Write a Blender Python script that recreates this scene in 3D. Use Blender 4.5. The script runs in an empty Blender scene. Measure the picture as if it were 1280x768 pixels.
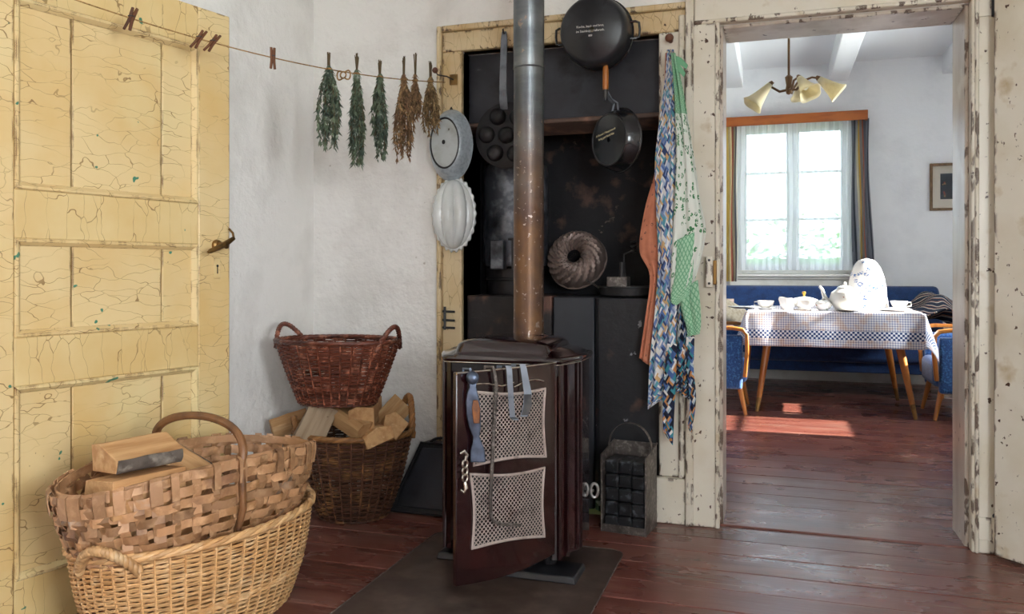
import bpy, bmesh, math, random
from mathutils import Vector, Matrix
V = Vector
PI = math.pi
rnd = random.Random(7)
sc = bpy.context.scene
col = sc.collection
# ---------------------------------------------------------------- camera, world, sun, exposure
F = 1018.0                                   # focal length in pixels of the 1280 px wide frame
ANG = math.atan2(330, 1018); S = math.sin(ANG); C = math.cos(ANG)
HY = 340.0                                   # pixel row of the horizon (level camera, lowered by lens shift)
cam_d = bpy.data.cameras.new('camera'); cam = bpy.data.objects.new('camera', cam_d); col.objects.link(cam)
cam.location = (0, 0, 1.0); cam.rotation_euler = (PI/2, 0, ANG)
cam_d.sensor_width = 36; cam_d.lens = F/1280*36; cam_d.shift_y = -(384-HY)/1280; cam_d.clip_start = .05
sc.camera = cam

WORLD_STRENGTH = 3.2
SUN_STRENGTH = 19.0
EXPOSURE = 1.08
w = bpy.data.worlds.new('world'); sc.world = w; w.use_nodes = True
bg = w.node_tree.nodes['Background']; bg.inputs[0].default_value = (.70, .85, 1.0, 1); bg.inputs[1].default_value = WORLD_STRENGTH
sun_d = bpy.data.lights.new('sun', 'SUN'); sun_d.energy = SUN_STRENGTH; sun_d.angle = .012; sun_d.color = (1, .93, .82)
sun = bpy.data.objects.new('sun', sun_d); col.objects.link(sun)
sun_dir = V((-1, -.03, -math.tan(math.radians(28)))).normalized()
sun.rotation_euler = sun_dir.to_track_quat('-Z', 'Y').to_euler(); sun.location = (9, 6, 6)
def portal(name, loc, direction, sx, sz):    # guides sky sampling through a window opening; gives no light of its own
    l = bpy.data.lights.new(name, 'AREA'); l.shape = 'RECTANGLE'; l.size = sx; l.size_y = sz
    l.cycles.is_portal = True
    o = bpy.data.objects.new(name, l); col.objects.link(o); o.location = loc
    o.rotation_euler = V(direction).to_track_quat('-Z', 'Z').to_euler()
def daylight(name, loc, direction, sx, sz, watt):    # sky light entering through a window opening
    l = bpy.data.lights.new(name, 'AREA'); l.shape = 'RECTANGLE'; l.size = sx; l.size_y = sz; l.energy = watt; l.color = (.93, .97, 1.0)
    o = bpy.data.objects.new(name, l); col.objects.link(o); o.location = loc
    o.rotation_euler = V(direction).to_track_quat('-Z', 'Z').to_euler()
daylight('daylight_kitchen', (2.50, -.85, 1.55), (-1, .0, -.05), 1.5, 1.4, 125)
daylight('daylight_kitchen_rear', (1.55, -2.22, 1.55), (0, 1, -.05), 1.2, 1.4, 52)
daylight('daylight_parlour_side', (2.50, 6.0, 1.60), (-1, 0, -.05), 1.3, 1.25, 95)
portal('portal_kitchen', (2.46, -.75, 1.5), (-1, 0, 0), 1.5, 1.5)
portal('portal_kitchen_rear', (1.55, -2.16, 1.5), (0, 1, 0), 1.3, 1.5)
portal('portal_parlour', (.15, 8.16, 1.69), (0, -1, 0), 1.1, 1.5)
portal('portal_parlour_side', (2.46, 6.0, 1.55), (-1, 0, 0), 1.4, 1.4)
sc.view_settings.view_transform = 'Standard'; sc.view_settings.look = 'None'
sc.view_settings.gamma = 1; sc.view_settings.use_curve_mapping = False; sc.view_settings.exposure = EXPOSURE

# ---------------------------------------------------------------- measuring: a photo pixel to a point in the room
def ray(px, py):
    u = (px-640)/F; v = (HY-py)/F
    return V((-S+u*C, C+u*S, v))
def at(px, py, Y):
    r = ray(px, py); t = Y/r.y
    return V((r.x*t, Y, 1+r.z*t))
def fl(px, py, z=0.0):
    r = ray(px, py); t = (z-1)/r.z
    return V((r.x*t, r.y*t, z))
def onp(px, py, P, N):
    r = ray(px, py); t = (P-V((0, 0, 1))).dot(N)/r.dot(N)
    return V((0, 0, 1))+r*t

# ---------------------------------------------------------------- mesh builder
MW = {}
class B:
    def __init__(s): s.bm = bmesh.new()
    def add(s, vs, fs, M=None):
        bv = [s.bm.verts.new(M @ V(v) if M else v) for v in vs]
        for f in fs:
            try: s.bm.faces.new([bv[i] for i in f])
            except ValueError: pass
        return s
    def box(s, x0, x1, y0, y1, z0, z1, M=None):
        vs = [(x, y, z) for z in (z0, z1) for y in (y0, y1) for x in (x0, x1)]
        return s.add(vs, [(0, 2, 3, 1), (4, 5, 7, 6), (0, 1, 5, 4), (2, 6, 7, 3), (0, 4, 6, 2), (1, 3, 7, 5)], M)
    def hexa(s, lo, hi):           # two quads of four points each
        return s.add(list(lo)+list(hi), [(3, 2, 1, 0), (4, 5, 6, 7), (0, 1, 5, 4), (1, 2, 6, 5), (2, 3, 7, 6), (3, 0, 4, 7)])
    def loft(s, rings, closed=True, cap=True):
        n = len(rings[0]); vs = [p for r in rings for p in r]; fs = []
        for i in range(len(rings)-1):
            for j in range(n if closed else n-1):
                k = (j+1) % n
                fs.append((i*n+j, i*n+k, (i+1)*n+k, (i+1)*n+j))
        if cap: fs.append(tuple(range(n-1, -1, -1))); fs.append(tuple((len(rings)-1)*n+j for j in range(n)))
        return s.add(vs, fs)
    def tube(s, pts, r, n=8, closed=False, flat=1.0, cap=True):
        pts = [V(p) for p in pts]; m = len(pts)
        rs = r if isinstance(r, (list, tuple)) else [r]*m
        rings = []; up = None
        for i, p in enumerate(pts):
            if closed: t = pts[(i+1) % m]-pts[i-1]
            else: t = pts[min(i+1, m-1)]-pts[max(i-1, 0)]
            t = t.normalized() if t.length > 1e-9 else V((0, 0, 1))
            if up is None: up = V((0, 0, 1)) if abs(t.z) < .9 else V((1, 0, 0))
            a = up-t*up.dot(t)
            if a.length < 1e-6: a = t.orthogonal()
            a.normalize(); b = t.cross(a); up = a
            rings.append([p+(a*math.cos(2*PI*k/n)*flat+b*math.sin(2*PI*k/n))*rs[i] for k in range(n)])
        if closed: rings.append(rings[0]); 
        if closed:
            vs = [p for rr in rings[:-1] for p in rr]; fs = []
            for i in range(m):
                q = (i+1) % m
                for j in range(n):
                    k = (j+1) % n; fs.append((i*n+j, i*n+k, q*n+k, q*n+j))
            return s.add(vs, fs)
        return s.loft(rings, True, cap)
    def lathe(s, prof, n=28, M=None, fn=None, cap=False):
        rings = []
        for r, z in prof:
            ring = []
            for k in range(n):
                a = 2*PI*k/n; rr = r*(fn(a, r, z) if fn else 1)
                p = V((rr*math.cos(a), rr*math.sin(a), z)); ring.append(M @ p if M else p)
            rings.append(ring)
        return s.loft(rings, True, cap)
    def prism(s, outline, d, M=None):
        n = len(outline); vs = [(x, y, 0) for x, y in outline]+[(x, y, d) for x, y in outline]
        return s.add(vs, [tuple(range(n-1, -1, -1)), tuple(range(n, 2*n))]+[(i, (i+1) % n, n+(i+1) % n, n+i) for i in range(n)], M)
    def strip(s, pts, wds, nds, w, t, closed=False):
        rings = []
        for i, (p, a, b) in enumerate(zip(pts, wds, nds)):
            ww = w[i] if isinstance(w, list) else w
            rings.append([p+a*ww/2+b*t/2, p-a*ww/2+b*t/2, p-a*ww/2-b*t/2, p+a*ww/2-b*t/2])
        if closed: rings.append(rings[0]); return s.loft(rings, True, False)
        return s.loft(rings, True, True)
    def sheet(s, fn, nu, nv, uvf=None, closed=False):
        uvl = s.bm.loops.layers.uv.verify()
        g = [[s.bm.verts.new(fn(i/nu, j/nv)) for i in range(nu+1)] for j in range(nv+1)]
        for j in range(nv):
            for i in range(nu):
                f = s.bm.faces.new((g[j][i], g[j][i+1], g[j+1][i+1], g[j+1][i]))
                for l, (a, b) in zip(f.loops, ((i, j), (i+1, j), (i+1, j+1), (i, j+1))):
                    l[uvl].uv = uvf(a/nu, b/nv) if uvf else (a/nu, b/nv)
        return s
    def blob(s, c, r, n=10, m=7, fn=None):
        c = V(c); rings = []
        for j in range(m+1):
            t = PI*j/m; rings.append([c+V((r[0]*max(math.sin(t), .02)*math.cos(2*PI*k/n), r[1]*max(math.sin(t), .02)*math.sin(2*PI*k/n), -r[2]*math.cos(t)))*(fn(k, j) if fn else 1) for k in range(n)])
        return s.loft(rings, True, True)
    def jitter(s, a):
        for v in s.bm.verts: v.co += V((rnd.uniform(-a, a), rnd.uniform(-a, a), rnd.uniform(-a, a)))
        return s
    def xf(s, M): s.bm.transform(M); return s
    def mesh(s, name, mt, sharp=35, recalc=True):
        if recalc: bmesh.ops.recalc_face_normals(s.bm, faces=s.bm.faces[:])
        me = bpy.data.meshes.new(name); s.bm.to_mesh(me); s.bm.free()
        if sharp:
            for p in me.polygons: p.use_smooth = True
            me.set_sharp_from_angle(angle=math.radians(sharp))
        me.materials.append(MT[mt] if isinstance(mt, str) else mt)
        return me
    def build(s, name, mt, parent=None, sharp=35, bevel=0, local=False, solid=0, sub=0, origin=True, seg=2, recalc=True):
        loc = V((0, 0, 0))
        root = parent
        while root is not None and root.parent is not None: root = root.parent
        if parent is not None:
            if not local: s.bm.transform(MW[root.name].inverted())
        elif origin:
            xs = [v.co for v in s.bm.verts]
            lo = V([min(p[i] for p in xs) for i in range(3)]); hi = V([max(p[i] for p in xs) for i in range(3)])
            loc = V(((lo.x+hi.x)/2, (lo.y+hi.y)/2, lo.z)); s.bm.transform(Matrix.Translation(-loc))
        o = bpy.data.objects.new(name, s.mesh(name, mt, sharp, recalc)); col.objects.link(o); o.location = loc
        if parent is None: MW[o.name] = Matrix.Translation(loc)
        o.parent = parent
        if solid:
            m = o.modifiers.new('thickness', 'SOLIDIFY'); m.thickness = solid; m.offset = 0
        if bevel:
            m = o.modifiers.new('bevel', 'BEVEL'); m.width = bevel; m.segments = seg; m.limit_method = 'ANGLE'; m.angle_limit = math.radians(40)
        if sub:
            m = o.modifiers.new('sub', 'SUBSURF'); m.levels = sub; m.render_levels = sub
        return o
def tag(o, label, cat=None, group=None, kind=None):
    if label: o['label'] = label
    if cat: o['category'] = cat
    if group: o['group'] = group
    if kind: o['kind'] = kind
    return o
def thing(name, label, cat, loc=(0, 0, 0), rz=0, group=None, kind=None, rot=None):
    o = bpy.data.objects.new(name, None); col.objects.link(o); o.empty_display_size = .05
    o.location = loc; o.rotation_euler = rot if rot else (0, 0, rz)
    MW[o.name] = Matrix.Translation(V(loc)) @ o.rotation_euler.to_matrix().to_4x4()
    return tag(o, label, cat, group, kind)
def clone(root, loc, rz, label, group=None):
    r = root.copy(); col.objects.link(r); r.location = loc; r.rotation_euler = (0, 0, rz); r['label'] = label
    if group: r['group'] = group
    for ch in list(root.children):
        c = ch.copy(); col.objects.link(c); c.parent = r
        for g in list(ch.children):
            d = g.copy(); col.objects.link(d); d.parent = c
    return r
def piece(me, name, parent, loc=(0, 0, 0), rot=(0, 0, 0), scale=(1, 1, 1)):
    o = bpy.data.objects.new(name, me); col.objects.link(o); o.parent = parent; o.location = loc; o.rotation_euler = rot; o.scale = scale
    return o
def fr(o, x, y, z):     # matrix from origin and three axes
    x, y, z = V(x), V(y), V(z)
    return Matrix(((x.x, y.x, z.x, o[0]), (x.y, y.y, z.y, o[1]), (x.z, y.z, z.z, o[2]), (0, 0, 0, 1)))

# ---------------------------------------------------------------- materials
def lin(h):
    h = h.lstrip('#'); c = [int(h[i:i+2], 16)/255 for i in (0, 2, 4)]
    return tuple(x/12.92 if x <= .04045 else ((x+.055)/1.055)**2.4 for x in c)+(1,)
MT = {}
class N:
    def __init__(s, name):
        s.m = bpy.data.materials.new(name); s.m.use_nodes = True; s.t = s.m.node_tree
        s.b = s.t.nodes['Principled BSDF']; s.out = s.t.nodes['Material Output']; MT[name] = s.m; s._co = None
    def n(s, ty, ins=None, **kw):
        x = s.t.nodes.new(ty)
        for k, v in kw.items(): setattr(x, k, v)
        for k, v in (ins or {}).items():
            if isinstance(v, bpy.types.NodeSocket): s.t.links.new(v, x.inputs[k])
            else: x.inputs[k].default_value = v
        return x
    def link(s, a, b): s.t.links.new(a, b)
    def co(s):
        if s._co is None:
            tc = s.n('ShaderNodeTexCoord'); oi = s.n('ShaderNodeObjectInfo')
            m = s.n('ShaderNodeMath', {0: oi.outputs['Random'], 1: 37.0}, operation='MULTIPLY')
            s._co = s.n('ShaderNodeVectorMath', {0: tc.outputs['Object'], 1: m.outputs[0]}, operation='ADD').outputs[0]
        return s._co
    def uv(s): return s.n('ShaderNodeTexCoord').outputs['UV']
    def sc(s, v, k):
        return s.n('ShaderNodeVectorMath', {0: v, 1: k if isinstance(k, tuple) else (k, k, k)}, operation='MULTIPLY').outputs[0]
    def noise(s, scale, detail=4, v=None, rough=.55):
        return s.n('ShaderNodeTexNoise', {'Vector': s.sc(v or s.co(), scale), 'Scale': 1.0, 'Detail': detail, 'Roughness': rough}).outputs['Fac']
    def ramp(s, f, lo, hi):
        return s.n('ShaderNodeMapRange', {'Value': f, 'From Min': lo, 'From Max': hi}).outputs[0]
    def mix(s, f, a, b):
        x = s.n('ShaderNodeMix', data_type='RGBA')
        for i, v in ((0, f), (6, a), (7, b)):
            if isinstance(v, bpy.types.NodeSocket): s.link(v, x.inputs[i])
            else: x.inputs[i].default_value = v
        return x.outputs[2]
    def math(s, op, a, b=0.0): return s.n('ShaderNodeMath', {0: a, 1: b}, operation=op).outputs[0]
def M(name, c, rough=.6, metal=0, var=(), bump=None, coat=0, spec=None, hsv=0, island=0, crack=None, rvar=None, sheen=0, trans=0, alpha=None, wear=None):
    k = N(name); b = k.b
    cur = lin(c)
    for v in var:
        vc, scale, lo, hi = v[:4]
        cur = k.mix(k.ramp(k.noise(scale, v[4] if len(v) > 4 else 5), lo, hi), cur, lin(vc))
    if crack:
        cc, scale, th, dist = crack
        nz = k.n('ShaderNodeTexNoise', {'Vector': k.sc(k.co(), 7.0), 'Scale': 1.0, 'Detail': 3.0})
        wv = k.n('ShaderNodeVectorMath', {0: k.sc(k.co(), scale), 1: k.sc(nz.outputs['Color'], dist)}, operation='ADD').outputs[0]
        vo = k.n('ShaderNodeTexVoronoi', {'Vector': wv, 'Scale': 1.0}, feature='DISTANCE_TO_EDGE').outputs['Distance']
        line = k.math('LESS_THAN', vo, th)
        f = k.math('MULTIPLY', line, k.ramp(k.noise(5.0, 3), .36, .54))
        cur = k.mix(k.math('MULTIPLY', f, .8), cur, lin(cc))
    if wear:
        wc, rad, lo, hi = wear
        bv = k.n('ShaderNodeBevel', {'Radius': rad}, samples=4); ge = k.n('ShaderNodeNewGeometry')
        dt = k.n('ShaderNodeVectorMath', {0: bv.outputs[0], 1: ge.outputs['Normal']}, operation='DOT_PRODUCT').outputs['Value']
        ed = k.ramp(k.math('SUBTRACT', 1.0, dt), .001, .012)
        nz_ = k.ramp(k.noise((34., 34., 13.), 5), lo, hi)
        cur = k.mix(k.math('MULTIPLY', ed, nz_), cur, lin(wc))
    if hsv or island:
        src = k.n('ShaderNodeObjectInfo').outputs['Random'] if hsv else k.n('ShaderNodeNewGeometry').outputs['Random Per Island']
        a = hsv or island
        val = k.n('ShaderNodeMapRange', {'Value': src, 'To Min': 1-a, 'To Max': 1+a}).outputs[0]
        h = k.n('ShaderNodeHueSaturation', {'Value': val})
        if isinstance(cur, bpy.types.NodeSocket): k.link(cur, h.inputs['Color'])
        else: h.inputs['Color'].default_value = cur
        cur = h.outputs[0]
    if isinstance(cur, bpy.types.NodeSocket): k.link(cur, b.inputs['Base Color'])
    else: b.inputs['Base Color'].default_value = cur
    b.inputs['Roughness'].default_value = rough; b.inputs['Metallic'].default_value = metal
    if rvar: k.link(k.n('ShaderNodeMapRange', {'Value': k.noise(rvar[0], 4), 'From Min': .3, 'From Max': .7, 'To Min': rvar[1], 'To Max': rvar[2]}).outputs[0], b.inputs['Roughness'])
    if coat: b.inputs['Coat Weight'].default_value = coat; b.inputs['Coat Roughness'].default_value = .08
    if spec is not None: b.inputs['Specular IOR Level'].default_value = spec
    if sheen: b.inputs['Sheen Weight'].default_value = sheen
    if bump:
        st, scale, dist = bump[:3]
        k.link(k.n('ShaderNodeBump', {'Height': k.noise(scale, 5), 'Strength': st, 'Distance': dist}).outputs[0], b.inputs['Normal'])
    if trans:      # thin translucent cloth or paper
        tr = k.n('ShaderNodeBsdfTranslucent')
        if isinstance(cur, bpy.types.NodeSocket): k.link(cur, tr.inputs[0])
        else: tr.inputs[0].default_value = cur
        mx = k.n('ShaderNodeMixShader', {0: trans, 1: b.outputs[0], 2: tr.outputs[0]}); last = mx.outputs[0]
        if alpha:
            tp = k.n('ShaderNodeBsdfTransparent'); last = k.n('ShaderNodeMixShader', {0: alpha, 1: last, 2: tp.outputs[0]}).outputs[0]
        k.link(last, k.out.inputs[0])
    return k
M('plaster', 'efece7', .9, var=[('dedad4', 3.5, .5, .75), ('b9b0a4', 30., .72, .78)], bump=(.7, 26., .014))
M('plaster_parlour', 'eceef0', .9, var=[('dfe1e4', 3., .5, .75)], bump=(.3, 30., .008))
M('ceiling_white', 'e6e8ea', .9, bump=(.25, 20., .01))
M('yellow_paint', 'd8c08e', .42, var=[('cfae72', 3., .4, .7), ('d6c794', 2.2, .55, .75), ('3f7d63', 21., .735, .745, 2), ('6a4f2a', 60., .72, .76)], crack=('7d5c30', (7., 7., 27.), .010, 1.7), wear=('6b4a2a', .006, .5, .62), bump=(.12, (6., 6., 40.), .004))
M('yellow_paint_upright', 'd7bf8a', .42, var=[('ccab6e', 3., .4, .7), ('3f7d63', 19., .745, .755, 2)], crack=('7d5c30', (22., 22., 5.), .009, 1.4), bump=(.12, (30., 30., 4.), .004))
M('cream_paint', 'dfd8c8', .36, var=[('d2c7b0', 4., .45, .7), ('bda985', 9., .62, .78), ('4a2f1c', 26., .67, .68, 6), ('5a4232', (60., 60., 34.), .685, .70, 4)], wear=('4a3020', .016, .53, .58), bump=(.22, 18., .006))
M('cream_casing', 'd8c29a', .42, var=[('c9ac7c', 5., .45, .7), ('4a2f1c', 26., .695, .71, 6)], wear=('4a3020', .016, .54, .60), crack=('86683f', (30., 30., 12.), .013, 1.3), bump=(.2, 18., .005))
M('white_paint', 'e4e2da', .35, var=[('d2cec2', 6., .5, .7)], bump=(.12, 20., .004))
M('jamb_paint', 'd3c8ba', .3, var=[('b8a796', (9., 9., 2.), .45, .7), ('e2ddd2', 5., .55, .75), ('4a3020', 28., .69, .71, 6)], wear=('4a3020', .016, .53, .58), bump=(.25, 14., .006))
M('floor_dust', 'b09c8c', .9)
M('floor_paint', '6f4037', .3, var=[('5a2e26', (1.5, 10., 6.), .45, .72), ('875a4c', (1.2, 7., 5.), .52, .74), ('94796c', (6., 70., 9.), .60, .74, 7), ('7a6156', (1.0, 3., 3.), .56, .72), ('4a2a24', (30., 40., 30.), .68, .74)], hsv=.16, bump=(.18, (4., 60., 20.), .004), rvar=((3., 5., 3.), .22, .36), spec=.65)
M('soot', '1c1b1f', .72, var=[('0f0e10', 3., .4, .65), ('573f37', 8., .60, .70, 6), ('7a6861', 12., .67, .72, 6)], bump=(.5, 18., .012))
M('hood_iron', '25252b', .5, .2, var=[('35363e', 4., .45, .7), ('151518', 9., .55, .7)], bump=(.15, 30., .004))
M('block_rust', '211b1c', .6, var=[('6b4a3e', 7., .53, .66, 6), ('100e10', 4., .5, .7)], bump=(.35, 20., .008))
M('block_grey', '30333a', .5, var=[('23252b', 3., .45, .7)], bump=(.12, 30., .004))
M('block_chipped', '1a1a1f', .55, var=[('8d8c92', 10., .64, .66, 5), ('5b4138', 6., .60, .7)], bump=(.35, 20., .008))
M('soot_ledge', '5a463c', .7, var=[('8a6654', 10., .5, .7), ('26211f', 6., .55, .7)], bump=(.3, 30., .006))
k = M('stovepipe', '6f7376', .34, .85)
tc = k.n('ShaderNodeTexCoord'); sx = k.n('ShaderNodeSeparateXYZ', {0: tc.outputs['Object']})
rust = k.ramp(k.math('ADD', sx.outputs[2], k.math('MULTIPLY', k.noise(9.), .35)), 1.02, .62)
base = k.mix(k.ramp(k.noise((3., 3., 9.)), .4, .7), lin('5f6468'), lin('8b8f90'))
rc = k.mix(k.ramp(k.noise(11.), .35, .65), lin('7a5a3e'), lin('5a463e'))
cur = k.mix(rust, base, rc)
spk = k.math('MULTIPLY', k.ramp(k.noise(60., 3), .65, .69), rust)
cur = k.mix(spk, cur, lin('b9aaa0'))
cur = k.mix(k.ramp(k.noise(16., 5), .66, .69), cur, lin('96867c'))
k.link(cur, k.b.inputs['Base Color'])
k.link(k.math('SUBTRACT', .85, k.math('MULTIPLY', rust, .35)), k.b.inputs['Metallic'])
k.link(k.n('ShaderNodeMapRange', {'Value': k.noise(20.), 'To Min': .22, 'To Max': .55}).outputs[0], k.b.inputs['Roughness'])
M('black_enamel', '17181b', .22, var=[('26272b', 12., .5, .7)], coat=.5, bump=(.06, 40., .002))
M('worn_black_enamel', '202125', .35, var=[('34363b', 9., .5, .7), ('0e0e10', 30., .6, .75), ('4b3128', 14., .72, .8)], bump=(.08, 60., .002))
M('iron', '343436', .45, .5, var=[('4f4c4a', 18., .5, .7), ('4a3226', 12., .68, .8)], bump=(.3, 60., .003))
M('sooty_iron', '1f1e21', .5, .3, var=[('343031', 16., .5, .7), ('43302a', 10., .70, .8)], bump=(.35, 60., .003))
M('boiler_metal', '555a63', .38, .55, var=[('80858e', 14., .5, .62, 6), ('2c2e34', 6., .5, .68)], bump=(.15, 60., .003))
M('mould_tin', '7a6a63', .42, .4, var=[('97857d', 10., .5, .7), ('3f3532', 5., .55, .72)], bump=(.2, 50., .002))
M('scorched', '9a6238', .5, .4, var=[('6a4a3a', 20., .45, .6)])
M('steel', '767c84', .48, .7, var=[('5a6068', 20., .5, .7), ('5b4a42', 14., .66, .78)])
M('blued_steel', '6c7a90', .36, .85, var=[('3d4450', 12., .45, .65), ('8a5a30', 9., .66, .74)])
M('nickel', 'c9c4ba', .25, .95, var=[('8a8580', 30., .5, .7)])
M('brass_dark', '8a6a3c', .35, .8, var=[('4a3a22', 20., .5, .7)])
M('pale_handle', '9c9b98', .35, .75, var=[('6a625a', 25., .6, .75)])
M('grey_enamel', 'abb5bc', .3, var=[('98a2a9', 70., .45, .6), ('7d7c78', 9., .70, .78), ('3a2c22', 22., .72, .735)], coat=.25)
M('grey_enamel_base', 'b9bebd', .5, var=[('98988f', 9., .5, .7), ('4a3c30', 18., .70, .73)])
M('white_enamel', 'dfe3e2', .16, var=[('d0d3d0', 6., .5, .7)], coat=.5)
M('stove_enamel', '1d090c', .14, var=[('30100f', 5., .45, .7), ('12060a', 3., .5, .7), ('5a4038', 45., .74, .77)], coat=.8, rvar=(18., .08, .22), bump=(.05, 40., .002))
M('stove_dark', '0d0b0c', .6)
M('grille', 'cbbdb6', .4, .4, var=[('9f8e88', 22., .5, .7)])
M('hearth_plate', '5a4a43', .4, .35, var=[('75655c', 7., .5, .68), ('40342f', 4., .5, .7)], rvar=(9., .28, .5), bump=(.08, 30., .003))
M('orange_wood', 'b06a25', .4, var=[('8f4f18', (20., 20., 3.), .45, .65)])
M('peg_wood', '6a4024', .6, var=[('4c2b18', (30., 30., 6.), .45, .65)])
M('knob_wood', '6b4330', .5)
M('string', 'a5804e', .9, var=[('7c5b34', 90., .45, .6)])
M('herb_green', '69775f', .75, island=.45, var=[('47564a', 20., .45, .6), ('a9b3a4', 35., .56, .68)], trans=.2)
M('herb_brown', '86664a', .8, island=.4, var=[('a5845c', 25., .45, .6), ('6a4632', 15., .55, .7)], trans=.2)
M('herb_stem', '5a4a30', .8)
M('herb_dry', 'a3875e', .8, island=.4, var=[('7d6142', 25., .45, .6)], trans=.2)
M('wicker_red', '63301f', .42, island=.42, var=[('a0654c', 22., .52, .64), ('3a1a14', 9., .5, .7)], coat=.25)
M('wicker_red_light', '8a5138', .5, island=.3)
M('wicker_brown', '58392a', .45, island=.45, var=[('97693f', 14., .54, .68), ('2e1d18', 8., .5, .7)], coat=.15)
M('wicker_brown_light', '996a3c', .5, island=.3)
M('wicker_pale', 'c69a68', .5, island=.28, var=[('b07f4c', 8., .5, .68), ('dab688', 26., .5, .7)], coat=.1)
M('splint', 'a97e59', .55, hsv=.3, var=[('86603c', 10., .45, .66), ('bf956d', 30., .5, .7), ('6d4a36', 5., .58, .72), ('a3978b', 8., .64, .74)], bump=(.35, (60., 60., 60.), .003))
M('branch', '7a5230', .5, var=[('50341e', 14., .45, .65)], bump=(.3, 30., .004))
M('firewood', 'c49a6a', .75, hsv=.12, var=[('b08253', (4., 40., 40.), .42, .62), ('9c6e42', (2., 12., 12.), .55, .72), ('d6b487', (3., 25., 25.), .58, .7)], bump=(.4, (3., 60., 60.), .005))
M('firewood_grey', 'a28b70', .8, var=[('8a7258', (4., 40., 40.), .42, .62), ('6d563c', 30., .7, .74)], bump=(.3, (3., 60., 60.), .004))
M('bark', '5b5148', .9, var=[('8d8478', 16., .5, .62), ('352a24', 10., .5, .7)], bump=(.8, 40., .01))
M('briquette', '232427', .4, hsv=.25, var=[('5c6066', 30., .55, .66), ('121214', 9., .5, .7)], bump=(.4, 60., .003))
M('carrier_metal', '67605b', .45, .5, var=[('8f8781', 60., .5, .62), ('453e3b', 10., .5, .7)], bump=(.6, 130., .004))
M('oak_leg', 'b5732f', .35, var=[('98591f', (20., 20., 4.), .45, .65)], coat=.2)
M('valance_wood', 'a3581f', .4, var=[('8a4414', (4., 20., 20.), .45, .65)], coat=.15)
M('blue_velvet', '12386b', .85, var=[('0c2c58', 20., .4, .65), ('1f4d86', 120., .58, .68)], sheen=.25, bump=(.4, 150., .004))
M('blue_boucle', '1b4b86', .9, var=[('3f78b6', 90., .52, .62), ('0c2c56', 70., .58, .68)], sheen=.4, bump=(.8, 120., .006))
M('porcelain', 'e0ded8', .15, coat=.4)
k = M('porcelain_flowers', 'e0ded8', .15, coat=.4, var=[('a8705a', 26., .70, .73, 2), ('7c8f6a', 22., .72, .75, 2)])
M('gold', 'c09a4a', .3, .9)
M('pink_cushion', 'd9bfb0', .9, bump=(.2, 80., .003))
M('beige_cushion', 'b3a791', .9, var=[('9c8f78', 40., .45, .6)], bump=(.2, 80., .003))
M('lamp_brass', '6b5138', .35, .7)
M('lamp_shade', 'ece2c2', .5, var=[('d8cba0', 8., .5, .7), ('8a6a3c', (60., 60., 4.), .72, .76)], trans=.45)
M('grass', '6e8f3e', .9, var=[('4d6f2c', 2., .4, .6)])
M('hedge_leaf', '5e8a3a', .7, island=.4, trans=.3)
M('frame_wood', '7a5f40', .45, var=[('5e4629', 30., .45, .6)])
M('mat_board', 'e3ddd0', .9)
M('painting', '2b3440', .6, var=[('3f4a56', 12., .45, .6), ('a34a3c', 16., .62, .66, 2), ('b98a5a', 20., .68, .72, 2), ('51663c', 14., .66, .72, 2)])
M('lettering', 'e8e6e0', .6)
M('lettering_gold', 'd8c9a0', .6)
M('sheer', 'eef2f6', .9, trans=.55, alpha=.36)
# clear pane
k = N('pane'); g = k.n('ShaderNodeBsdfGlossy', {'Roughness': .02}); tp = k.n('ShaderNodeBsdfTransparent'); fz = k.n('ShaderNodeFresnel', {'IOR': 1.45})
k.link(k.n('ShaderNodeMixShader', {0: fz.outputs[0], 1: tp.outputs[0], 2: g.outputs[0]}).outputs[0], k.out.inputs[0])

def palette(k, f, cols):
    r = k.n('ShaderNodeValToRGB', {0: f}); r.color_ramp.interpolation = 'CONSTANT'
    el = r.color_ramp.elements
    while len(el) < len(cols): el.new(.5)
    for i, c in enumerate(cols): el[i].position = c[0] if isinstance(c, tuple) else i/len(cols); el[i].color = lin(c[1] if isinstance(c, tuple) else c)
    return r.outputs[0]
# basket-weave stripes of many colours (cloth coordinates in metres)
def weave_cloth(name, cols, size=.025):
    k = N(name); u = k.n('ShaderNodeMapping', {'Vector': k.uv(), 'Rotation': (0, 0, .62), 'Scale': (1/size, 1/size, 1)}).outputs[0]
    s_ = k.n('ShaderNodeSeparateXYZ', {0: u})
    par = k.math('MODULO', k.math('ADD', k.math('FLOOR', s_.outputs[0]), k.math('FLOOR', s_.outputs[1])), 2.0); par = k.math('ABSOLUTE', par)
    fx = k.math('FLOOR', k.math('MULTIPLY', s_.outputs[0], 3.0)); fy = k.math('FLOOR', k.math('MULTIPLY', s_.outputs[1], 3.0))
    cx = k.math('FLOOR', s_.outputs[0]); cy = k.math('FLOOR', s_.outputs[1])
    def mixf(a, b): return k.n('ShaderNodeMix', {0: par, 2: a, 3: b}).outputs[0]
    vec = k.n('ShaderNodeCombineXYZ', {0: mixf(fx, cx), 1: mixf(cy, fy), 2: 3.7})
    wn = k.n('ShaderNodeTexWhiteNoise', {'Vector': vec.outputs[0]}).outputs['Value']
    k.link(palette(k, wn, cols), k.b.inputs['Base Color']); k.b.inputs['Roughness'].default_value = .9
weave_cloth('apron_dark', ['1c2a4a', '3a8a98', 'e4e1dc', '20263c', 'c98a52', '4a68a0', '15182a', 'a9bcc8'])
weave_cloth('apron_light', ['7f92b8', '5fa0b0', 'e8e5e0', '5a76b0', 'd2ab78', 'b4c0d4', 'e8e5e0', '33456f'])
k = N('green_print')
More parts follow.
